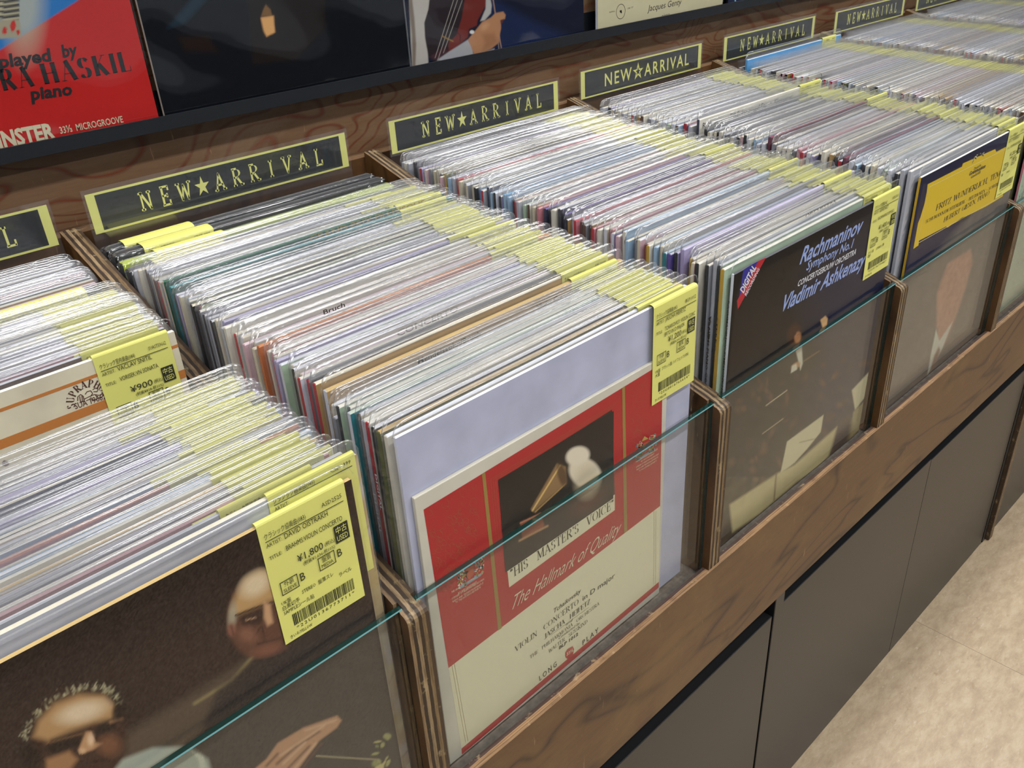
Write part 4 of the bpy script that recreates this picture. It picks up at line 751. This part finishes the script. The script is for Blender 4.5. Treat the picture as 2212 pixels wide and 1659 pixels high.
# bay 2
fill(2, 0.0248, 0.485, 0.0061, whites + [('rose', 1), ('pink', 2), ('lilac', 1), ('pale green', 1)], [(0.0225, 'pale green', dict(spine='ochre')), (0.028, 'pale green', dict(spine='charcoal')), (0.034, 'white', dict(spine='pale grey')), (0.040, 'pale grey', dict(spine='black')), (0.045, 'ivory', dict(spine='black')), (0.052, 'pink', dict(spine='cream')), (0.058, 'ivory', dict(spine='ochre', t=0.0046)),
     (0.066, 'lilac', {}), (0.074, 'lilac', dict(edge='lilac')), (0.080, 'violet', dict(edge='pale grey')), (0.087, 'pale blue', dict(spine='teal', edge='pale blue')), (0.095, 'pale blue', dict(edge='pale blue')), (0.102, 'ivory', dict(spine='ochre')), (0.110, 'rose', dict(spine='rust', t=0.0046)), (0.118, 'pink', {}), (0.126, 'pale blue', {}), (0.134, 'pale blue', dict(edge='pale blue')), (0.142, 'pink', {}),
     (0.150, 'rose', dict(edge='rose')), (0.157, 'cream', {}), (0.164, 'ivory', {}), (0.172, 'rose', dict(spine='red', edge='rose')), (0.180, 'tan', dict(edge='ivory')), (0.188, 'ivory', dict(t=0.0046)), (0.196, 'rose', dict(edge='red', spine='red')), (0.204, 'white', {}), (0.212, 'charcoal', dict(spine='navy', edge='violet')), (0.220, 'charcoal', {}), (0.229, 'ivory', dict(t=0.005, dz=0.004)),
     (0.238, 'navy', dict(edge='violet')), (0.247, 'rose', {}), (0.255, 'rust', dict(spine='rust', edge='rust')), (0.264, 'ivory', {}), (0.275, 'pale grey', {}), (0.285, 'red', dict(edge='rose')), (0.293, 'pale blue', dict(edge='pale blue')), (0.301, 'pale blue', dict(edge='sky blue')), (0.310, 'lilac', {}), (0.318, 'pale blue', dict(edge='pale blue')), (0.327, 'navy', {}), (0.336, 'sky blue', dict(edge='pale blue', spine='sky blue')),
     (0.345, 'pale blue', {}), (0.360, 'mid grey', {}), (0.372, 'mid grey', {}), (0.384, 'red', dict(spine='red')), (0.397, 'olive', dict(spine='ochre')), (0.41, 'black', {}), (0.43, 'mid grey', {}), (0.45, 'mid grey', {})], xo=(-0.002, 0.006), notag=0.04)
# bay 3: front stack, the protruding cream record, rear stack
fill(3, 0.0258, 0.300, 0.0068, whites + [('pink', 3), ('lilac', 1)], [(0.024, 'pale grey', dict(edge='ivory')), (0.032, 'pale grey', dict(dz=0.004)), (0.05, 'pale green', {}), (0.070, 'pale blue', {}), (0.095, 'maroon', dict(spine='maroon')), (0.12, 'tan', {}), (0.150, 'rose', dict(spine='red')), (0.160, 'rose', dict(edge='rose')), (0.185, 'ivory', {}),
     (0.200, 'maroon', dict(edge='maroon', spine='maroon', dz=0.009, label='maroon-edged record standing proud behind the yellow and navy cover')), (0.22, 'pale blue', {}), (0.26, 'black', {})], xo=(-0.002, 0.006), notag=0.05)
r6 = record(3, 0.3110, 'ivory', 'ivory', 'navy', t=0.0036, xo=0.002, dz=0.012, tagk=4, tagx=0.004, tagw=0.060, label='tall cream record with black title line standing proud in its bay')
mb = MB(); k = 0.3110 - 0.0018 - 0.0003; zt_ = r6.location.z + 0.315
letters(mb, 'R. Strauss  \u2022  Till Eulenspiegel Etc.  \u2022  Klemperer', (r6.location.x - 0.150, zt_ - 0.0125), (r6.location.x + 0.075, zt_ - 0.0125), 0.0072, k, world=True, mi=0)
mb.poly([(r6.location.x - 0.104, k, zt_ - 0.30), (r6.location.x + 0.10, k, zt_ - 0.30), (r6.location.x + 0.10, k, zt_ - 0.021), (r6.location.x - 0.104, k, zt_ - 0.021)], 1)
obj('cover_print', mb, [flat('warm black', '#3a372e'), flat('navy block', '#262c3c')], r6.children[0])
fill(3, 0.3215, 0.488, 0.0072, whites + [('mid grey', 5)], [(0.322, 'violet', dict(edge='lilac')), (0.330, 'rose', dict(spine='red'))], xo=(-0.002, 0.006), notag=0.05)
r7 = record(4, 0.4740, 'sky blue', 'pale blue', 'sky blue', t=0.004, xo=0.004, dz=0.014, tagk=0, tagx=0.020, tagw=0.05, label='sky blue record with yellow tag standing proud below the fourth full sign')
# little titles along the fronts of a few jackets
def edge_title(b, y, s, xa, xb, hh=0.004, col='warm black', hexc='#3a372e'):
    c = [o for o in COL.objects if o.name.startswith('vinyl_record') and abs(o.location.x - (BAYX(b) + 0.1725)) < 0.03]; o = min(c, key=lambda q: abs(q.location.y - y)); j = o.children[0]
    f = -min(v_.co.y for v_ in j.data.vertices) + 0.0002; mb = MB(); hz = max(v_.co.z for v_ in j.data.vertices)
    letters(mb, s, (xa, hz - hh - 0.0012), (xb, hz - hh - 0.0012), hh, -f, world=True, bold=0.02); obj('title_print', mb, [flat(col, hexc)], j, world=False)
edge_title(1, 0.080, 'Mendelssohn/Bruch', -0.09, -0.03); edge_title(1, 0.086, 'Violin Concertos', 0.03, 0.08, 0.0035); edge_title(1, 0.121, 'CONCERTO', -0.08, -0.02, 0.005, 'pale text', '#8c8c84')
edge_title(1, 0.190, 'Bruch', -0.10, -0.08, 0.004); edge_title(1, 0.343, 'GRAND PRIX DU DISQUE', -0.02, 0.12, 0.006, 'old gold', '#94793c'); edge_title(2, 0.03, 'ORCHESTRA', -0.02, 0.04, 0.0035)
def spine_title(b, y, s, za, zb, hh=0.0018, hexc='#2a2826', col='warm black'):
    c = [o for o in COL.objects if o.name.startswith('vinyl_record') and abs(o.location.x - (BAYX(b) + 0.1725)) < 0.03]; o = min(c, key=lambda q: abs(q.location.y - y)); j = o.children[0]
    x = min(v_.co.x for v_ in j.data.vertices) - 0.0002; v_, f_ = sans(s, 0.03, 1); Wd = v_[:, 0].max(); L = za - zb; mb = MB()
    mb.add([(x, hh / 2 - q[1] * hh, za - q[0] / Wd * L) for q in v_], [tuple(reversed(t)) for t in f_]); obj('spine_title', mb, [flat(col, hexc)], j, world=False)
spine_title(2, 0.0184, 'RACHMANINOV: SYMPHONY NO.1', 0.29, 0.19, 0.0016); spine_title(2, 0.0225, 'STEREO', 0.27, 0.235, 0.0018); spine_title(2, 0.034, 'BRAHMS PIANO CONCERTO', 0.26, 0.16, 0.0022); spine_title(1, 0.041, 'DIGITAL', 0.28, 0.25, 0.0024, '#d8dae0', 'white ink'); spine_title(1, 0.048, 'DIGITAL', 0.26, 0.225, 0.0026, '#d8dae0', 'white ink'); spine_title(2, 0.040, 'Verdi', 0.262, 0.240, 0.0028)

# the records of the farther bays, beyond those that can be picked out
mb = MB(); mats = []; idx = {}
def slot(mtl):
    if mtl.name not in idx: idx[mtl.name] = len(mats); mats.append(mtl)
    return idx[mtl.name]
for b in (4, 5, 6, 7, 8):
    y = 0.0245 if b == 4 else 0.018
    while y < 0.488:
        if b == 4 and 0.466 < y < 0.482: y += 0.006; continue
        face = R.choices(['white', 'ivory', 'cream', 'pale grey', 'mid grey', 'pale blue', 'lilac', 'charcoal', 'pink', 'rose', 'olive', 'tan', 'black', 'dark green', 'red'], [8, 7, 6, 7, 4, 3, 2, 1.5, 2, 1, .6, 1.5, 1, .5, .6])[0]; edge = face if R.random() < 0.3 else R.choice(('white', 'ivory', 'cream', 'pale grey')); spn = R.choice((face, face, 'black', 'cream', 'white', 'brown', 'red'))
        t = R.choice((0.003, 0.0036, 0.0042)); x0 = BAYX(b) + 0.015 + R.uniform(-0.003, 0.008); zb_ = zbot(y) + R.uniform(-0.001, 0.003); zt_ = zb_ + 0.315
        f, e, s_ = slot(PM[face][0]), slot(PM[edge][1]), slot(PM[spn][0]); mb.box(x0, x0 + 0.315, y, y + t, zb_, zt_, [e, e, f, e, f, s_])
        s0, s1 = slot(FILM_FAR), slot(SLEEVE_EDGE)
        for yy in (y - 0.001, y + t + 0.001): mb.poly([(x0 - 0.003, yy, zb_), (x0 + 0.318, yy, zb_), (x0 + 0.318, yy, zt_ + 0.0105), (x0 - 0.003, yy, zt_ + 0.0105)], s0); mb.poly([(x0 - 0.003, yy, zt_ + 0.0105), (x0 + 0.318, yy, zt_ + 0.0105), (x0 + 0.318, yy, zt_ + 0.0113), (x0 - 0.003, yy, zt_ + 0.0113)], s1)
        if R.random() < 0.93:
            a = x0 + 0.315 - R.uniform(0.001, 0.012); tg = slot(TAG); y_a, y_b = y - 0.0006, y + t + 0.0006
            mb.add([(a - 0.06, y_a, zt_ - 0.09), (a, y_a, zt_ - 0.09), (a, y_a, zt_ + 0.0004), (a - 0.06, y_a, zt_ + 0.0004), (a - 0.06, y_b, zt_ + 0.0006), (a, y_b, zt_ + 0.0006)], [(0, 1, 2, 3), (3, 2, 5, 4)], tg)
        y += R.uniform(0.0058, 0.0076) + (t - 0.003)
pk = obj('packed_records', mb, mats); tag(pk, 'tightly packed records in clear film with yellow tags in the farther bays', 'records', None, 'stuff')

# ================================================================== signs at the back of the bays
SIGNX = [(-0.6755, -0.3785, 0.500), (-0.3435, -0.0475, 0.500), (0.0155, 0.3075, 0.500), (0.3735, 0.6685, 0.5165), (0.7335, 1.0305, 0.5165), (1.0925, 1.3865, 0.508), (1.456, 1.751, 0.512), (1.816, 2.111, 0.512)]
SLAB = ['pale letters and solid star', 'outlined star and plain letters']
WHERE = ['cut off at the left edge', 'behind the black boxed sets', 'behind the black conductor cover bay', 'the only one with an outlined star', 'behind the sky blue record', 'fifth along from the box sets', 'partly cut off by the top edge', 'farthest of the row']
for i, (xa, xb, y) in enumerate(SIGNX):
    zb_, zt_ = Z(0.1530), Z(0.1920); 
    s = thing('bay_sign', 'black and yellow NEW ARRIVAL sign in clear holder, ' + WHERE[i], 'sign', ((xa + xb) / 2, y, zbot(y) + 0.0005), 'new arrival signs at the back of the bays')
    obj('clear_holder', MB().box(xa - 0.003, xb + 0.003, y - 0.0009, y - 0.0004, zbot(y) + 0.0006, zt_ + 0.0045).box(xa - 0.003, xb + 0.003, y + 0.0008, y + 0.0013, zbot(y) + 0.0006, zt_ + 0.0045), ACRYLIC, s)
    cd = obj('card', MB().box(xa, xb, y, y + 0.0004, zb_, zt_), SIGNY, s)
    mb = MB(); mb.poly([(xa + 0.0085, y - 0.0001, zb_ + 0.0022), (xb - 0.0085, y - 0.0001, zb_ + 0.0022), (xb - 0.0085, y - 0.0001, zt_ - 0.0022), (xa + 0.0085, y - 0.0001, zt_ - 0.0022)])
    obj('black_panel', mb, SIGNK, cd); mb = MB(); Wd = xb - xa; a0, a1 = xa + Wd * 0.165, xa + Wd * 0.885; zb2 = zb_ + 0.0105; hh = 0.0185
    if i == 3: letters(mb, 'NEW\u2606ARRIVAL', (a0 + 0.004, zb2), (a1, zb2), hh * 0.98, y - 0.0002, world=True, track=1.25, bold=0.015)
    else: letters(mb, 'NEW\u2605ARRIVAL', (a0, zb2), (a1, zb2), hh, y - 0.0002, 'serif', world=True, thin=0.115, thick=0.15, ser=0.12, slabmono=0.90, track=0.50)
    obj('lettering', mb, SIGNY, cd)

# ================================================================== records shown on the wall rail
def wall_record(xr, width, name_label, face, spine='white', base='#141418', y=0.532, t=0.004, gap=0.0):
    x0 = xr - width; root = thing('display_record', name_label, 'record', ((x0 + xr) / 2, y, ZR), 'records on the black wall rail')
    j = new('jacket', jacket_mesh(t), root); link_mats(j, (PM[face][0], PM[face][1], PM[spine][0]))
    return root, j, x0
FILMB = clear_mat('wrinkled_film', 0.004, '#e8ecf6', 0.05, 1.0, 7, gain=2.6, stretch=(1.0, 1, 1.3))
def film_front(root, x0, y):
    nx = 60; mb = MB(); V = []
    for kx in range(nx + 1):
        for kz in range(nx + 1):
            X_ = x0 - 0.002 + 0.319 * kx / nx; Zz = ZR + 0.319 * kz / nx; V.append((X_, y - 0.0006 - 0.0005 * (1 + math.sin(X_ * 31 + 3 * math.sin(Zz * 17))) * abs(math.sin(kx / nx * math.pi)) ** 0.3, Zz))
    mb.add(V, [(a * (nx + 1) + b_, (a + 1) * (nx + 1) + b_, (a + 1) * (nx + 1) + b_ + 1, a * (nx + 1) + b_ + 1) for a in range(nx) for b_ in range(nx)])
    o = obj('film_sleeve', mb, FILMB, root)
    for pl in o.data.polygons: pl.use_smooth = True
yf = 0.530
# red
xr = float(unproj(345, 262, y=yf)[0]); root, j, x0 = wall_record(xr, 0.315, 'red and blue record with black fat lettering on the wall rail', 'red', 'ivory')
P = Print(x0, xr, ZR, ZR + 0.315, yf - 0.0002, '#bf2422', 0.0013); P.poly([(-400, -300), (600, -300), (170, 0), (0, 108), (-400, 360)], '#1f74bd', 1, 1.5); P.blob(52, 0, 40, 110, 0, '#b9b9a0', 0.75, 0.5)
P.poly([(-30, -60), (35, -60), (36, 0), (42, 24), (42, 46), (-30, 40)], '#b7b091', 1, 1.5)
for k in range(5): P.line([(-30, -4 + k * 13), (10, 4 + k * 11), (40, 0 + k * 11)], 5, '#1b1c2c', 1, 1)
P.poly([(-20, 44), (42, 42), (47, 76), (42, 81), (4, 84), (-20, 80)], '#a39b84', 1, 1.2)
for cu, cv, a, b_ in ((28, 56, 6, 12), (10, 66, 5, 8), (39, 70, 4, 5)): P.blob(cu, cv, a, b_, 5, '#c22a22', 1, 0.15)
P.build('cover_picture', j, 0.3); mb = MB(); mc = MB(); k = yf - 0.0005
letters(mb, 'played', (0, 147), (111, 131), 0.0105, k, shear=0.15, bold=0.045); letters(mb, 'by', (136, 124), (168, 119), 0.0105, k, shear=0.15, bold=0.045); letters(mb, 'piano', (68, 216), (157, 204), 0.0105, k, shear=0.15, bold=0.05)
letters(mb, 'CLARA', (-104, 214), (76, 185), 0.0175, k, 'serif', thick=0.25, thin=0.03, track=0.22); letters(mb, 'HASKIL', (97, 182), (284, 152), 0.0175, k, 'serif', thick=0.25, thin=0.03, track=0.2)
letters(mc, 'WESTMINSTER', (-140, 346), (122, 298), 0.0140, k, bold=0.06); letters(mc, '33\u2153  MICROGROOVE', (131, 289), (267, 264), 0.0062, k, bold=0.02)
obj('lettering', mb, [flat('display black', '#18161a')], j); obj('lettering', mc, [flat('cream ink', '#d8d0b0')], j); film_front(root, x0, yf)
# black glossy
x0 = float(unproj(357, 254, y=yf)[0]); root, j, _ = wall_record(x0 + 0.315, 0.315, 'black glossy record with small amber lamp picture on the wall rail', 'black', 'ivory')
P = Print(x0, x0 + 0.315, ZR, ZR + 0.315, yf - 0.0002, '#0b0e15', 0.0014); P.poly([(530, -60), (700, -80), (704, 60), (640, 130), (545, 140)], '#1d1612', 0.9, 5); P.poly([(568, 22), (574, 10), (584, 20), (588, 34), (564, 36)], '#7a5a36', 1, 1.5)
P.poly([(563, 38), (591, 34), (594, 70), (576, 79), (570, 68)], '#e0a868', 1, 2); P.poly([(362, 60), (420, -10), (450, -5), (400, 50)], '#1c3646', 0.7, 6); P.poly([(385, 80), (450, 78), (470, 112), (400, 110)], '#24160f', 0.9, 8)
P.build('cover_picture', j, 0.25); film_front(root, x0, yf)
# violinist
x0 = float(unproj(890, 155, y=yf)[0]); root, j, _ = wall_record(x0 + 0.315, 0.315, 'record with violin and bowing hand photo on the wall rail', 'navy', 'white')
P = Print(x0, x0 + 0.315, ZR, ZR + 0.315, yf - 0.0002, '#14182c', 0.0010); q = lambda *a: [(880 + x / 5.267, yy_ / 5.267) for x, yy_ in a]
P.poly(q((900, -600), (1000, 0), (1450, 250), (1900, 440), (1500, 600), (1050, 650), (900, 300)), '#1c2c54', 0.7, 10)
P.poly(q((0, -500), (400, -500), (250, 0), (240, 110), (195, 260), (200, 420), (235, 600), (240, 800), (60, 830), (40, 500)), '#b9b4ac', 1, 1.5); P.poly(q((30, -200), (80, 200), (100, 500), (90, 820), (60, 820), (50, 400), (20, 100)), '#6a5848', 0.8, 2)
P.poly(q((260, 0), (240, 110), (195, 260), (210, 460), (240, 640), (300, 700), (420, 640), (600, 480), (700, 0), (500, -500), (300, -500)), '#2a2226', 1, 1.5)
P.poly(q((700, -300), (900, -300), (890, 60), (800, 230), (790, 290), (700, 330), (690, 420), (600, 500), (470, 600), (470, 480), (560, 400), (620, 200)), '#6e2a24', 1, 1.5); P.poly(q((430, 520), (470, 600), (340, 690), (250, 650)), '#4a2c34', 0.8, 2)
P.poly(q((900, -200), (960, 60), (950, 150), (880, 230), (830, 240), (890, 100)), '#b5b3b0', 1, 1.5)
for a, b_ in (((545, -60), (315, 660)), ((590, -60), (350, 670)), ((625, 0), (410, 600))): P.line(q(a, b_), 0.9, '#c2bdb0', 0.9, 0.6)
P.line(q((570, 370), (600, 400), (600, 480)), 1.2, '#1d1215', 1, 0.8); P.line(q((395, 410), (520, 470)), 2.5, '#a07c44', 0.9, 1); P.line(q((960, -100), (1000, 150), (1080, 610)), 2.4, '#a08070', 1, 0.7); P.line(q((1020, 300), (1045, 610)), 1, '#cdb89c', 0.8, 0.6)
P.poly(q((340, 680), (470, 590), (690, 450), (740, 540), (755, 660), (350, 750)), '#a8a8ac', 1, 1.5); P.poly(q((320, 700), (360, 680), (420, 740), (340, 760)), '#6c6c60', 0.9, 1.5); P.poly(q((790, 660), (850, 600), (990, 550), (1000, 620)), '#9aa0a8', 1, 1.5)
P.poly(q((690, 450), (780, 340), (850, 250), (950, 200), (1000, 150), (1090, 132), (1118, 170), (1110, 215), (1062, 230), (1066, 320), (1050, 400), (1045, 480), (960, 550), (860, 600), (770, 665), (752, 600)), '#b5825e', 1, 1.5)
P.poly(q((850, 390), (990, 380), (1030, 480), (940, 540), (860, 580), (880, 480)), '#8a5c40', 0.5, 5); P.blob(880 + 880 / 5.267, 300 / 5.267, 10, 6, -40, '#cc9d78', 0.7, 0.6); P.poly(q((1055, 230), (1100, 215), (1085, 262), (1062, 270)), '#5c2f28', 0.9, 1.2); P.blob(880 + 735 / 5.267, 365 / 5.267, 5, 4, 0, '#d8d8d8', 1, 0.2)
P.build('cover_picture', j, 0.28); film_front(root, x0, yf)
# cream
x0 = float(unproj(1291, 69, y=yf)[0]); root, j, _ = wall_record(x0 + 0.315, 0.315, 'plain cream record with italic black name and round mark on the wall rail', 'cream', 'white')
mb = MB(); k = yf - 0.0003; mb2 = MB().poly([(x0, k + 0.0001, ZR), (x0 + 0.315, k + 0.0001, ZR), (x0 + 0.315, k + 0.0001, ZR + 0.315), (x0, k + 0.0001, ZR + 0.315)]); obj('cover_sheet', mb2, [flat('warm cream', '#d3cba6')], j)
letters(mb, 'Jacques Genty', (1399, 25), (1471, 10), 0.0090, k, shear=0.25); letters(mb, 'piano', (1429, 40), (1446, 36), 0.0070, k, shear=0.25); letters(mb, 'ALPHA', (1316, 28), (1328, 26), 0.0022, k); letters(mb, 'DB 177', (1356, 20), (1368, 17), 0.0022, k)
c_ = unproj(1341, 25, y=k)
for i in range(28):
    a, b_ = i * math.tau / 28, (i + 1) * math.tau / 28; ro, ri = 0.0105, 0.0097; mb.poly([(c_[0] + r_ * math.cos(t_), k, c_[2] + r_ * math.sin(t_)) for r_, t_ in ((ro, a), (ro, b_), (ri, b_), (ri, a))])
mb.poly([(c_[0] + a * 0.001, k, c_[2] + b_ * 0.001) for a, b_ in ((-2.6, 1), (-1, 2.2), (1, 1.6), (2.4, 2), (2.2, 0), (3, -1.5), (1, -3), (0, -1.6), (-1.6, -1))])
obj('lettering', mb, [flat('display black', '#18161a')], j); film_front(root, x0, yf)
# navy, mostly above the frame
x0 = float(unproj(1572, 19, y=yf)[0]); root, j, _ = wall_record(x0 + 0.315, 0.315, 'navy record with pale blue letter at its foot, rightmost on the wall rail', 'navy', 'black')
mb = MB(); letters(mb, 'C', (1586, 8), (1600, 5), 0.0100, yf - 0.0003, bold=0.03); letters(mb, 'Sonatas', (1610, 4), (1680, -8), 0.0040, yf - 0.0003); obj('lettering', mb, [flat('cyan ink', '#8fc0e0')], j); film_front(root, x0, yf)
# labels: where two records read alike, say which stands nearer the aisle
from collections import defaultdict
same = defaultdict(list)
for o in COL.objects:
    if o.get('category') == 'record' and o.name.startswith('vinyl_record') and o.get('group'): same[o['label']].append(o)
for k, v_ in same.items():
    if len(v_) < 2: continue
    v_.sort(key=lambda o: o.location.y); n = len(v_); NUM = {2: 'two', 3: 'three', 4: 'four', 5: 'five', 6: 'six', 7: 'seven'}.get(n, 'these')
    for i, o in enumerate(v_):
        o['label'] = k + (', nearer the %s' % ('aisle' if i == 0 else 'wall') if n == 2 else ', %s of %s' % (('front one', 'second', 'third', 'fourth', 'fifth', 'sixth', 'seventh')[i] if i < n - 1 else 'rearmost', NUM))
print('records', REC_COUNT[0])
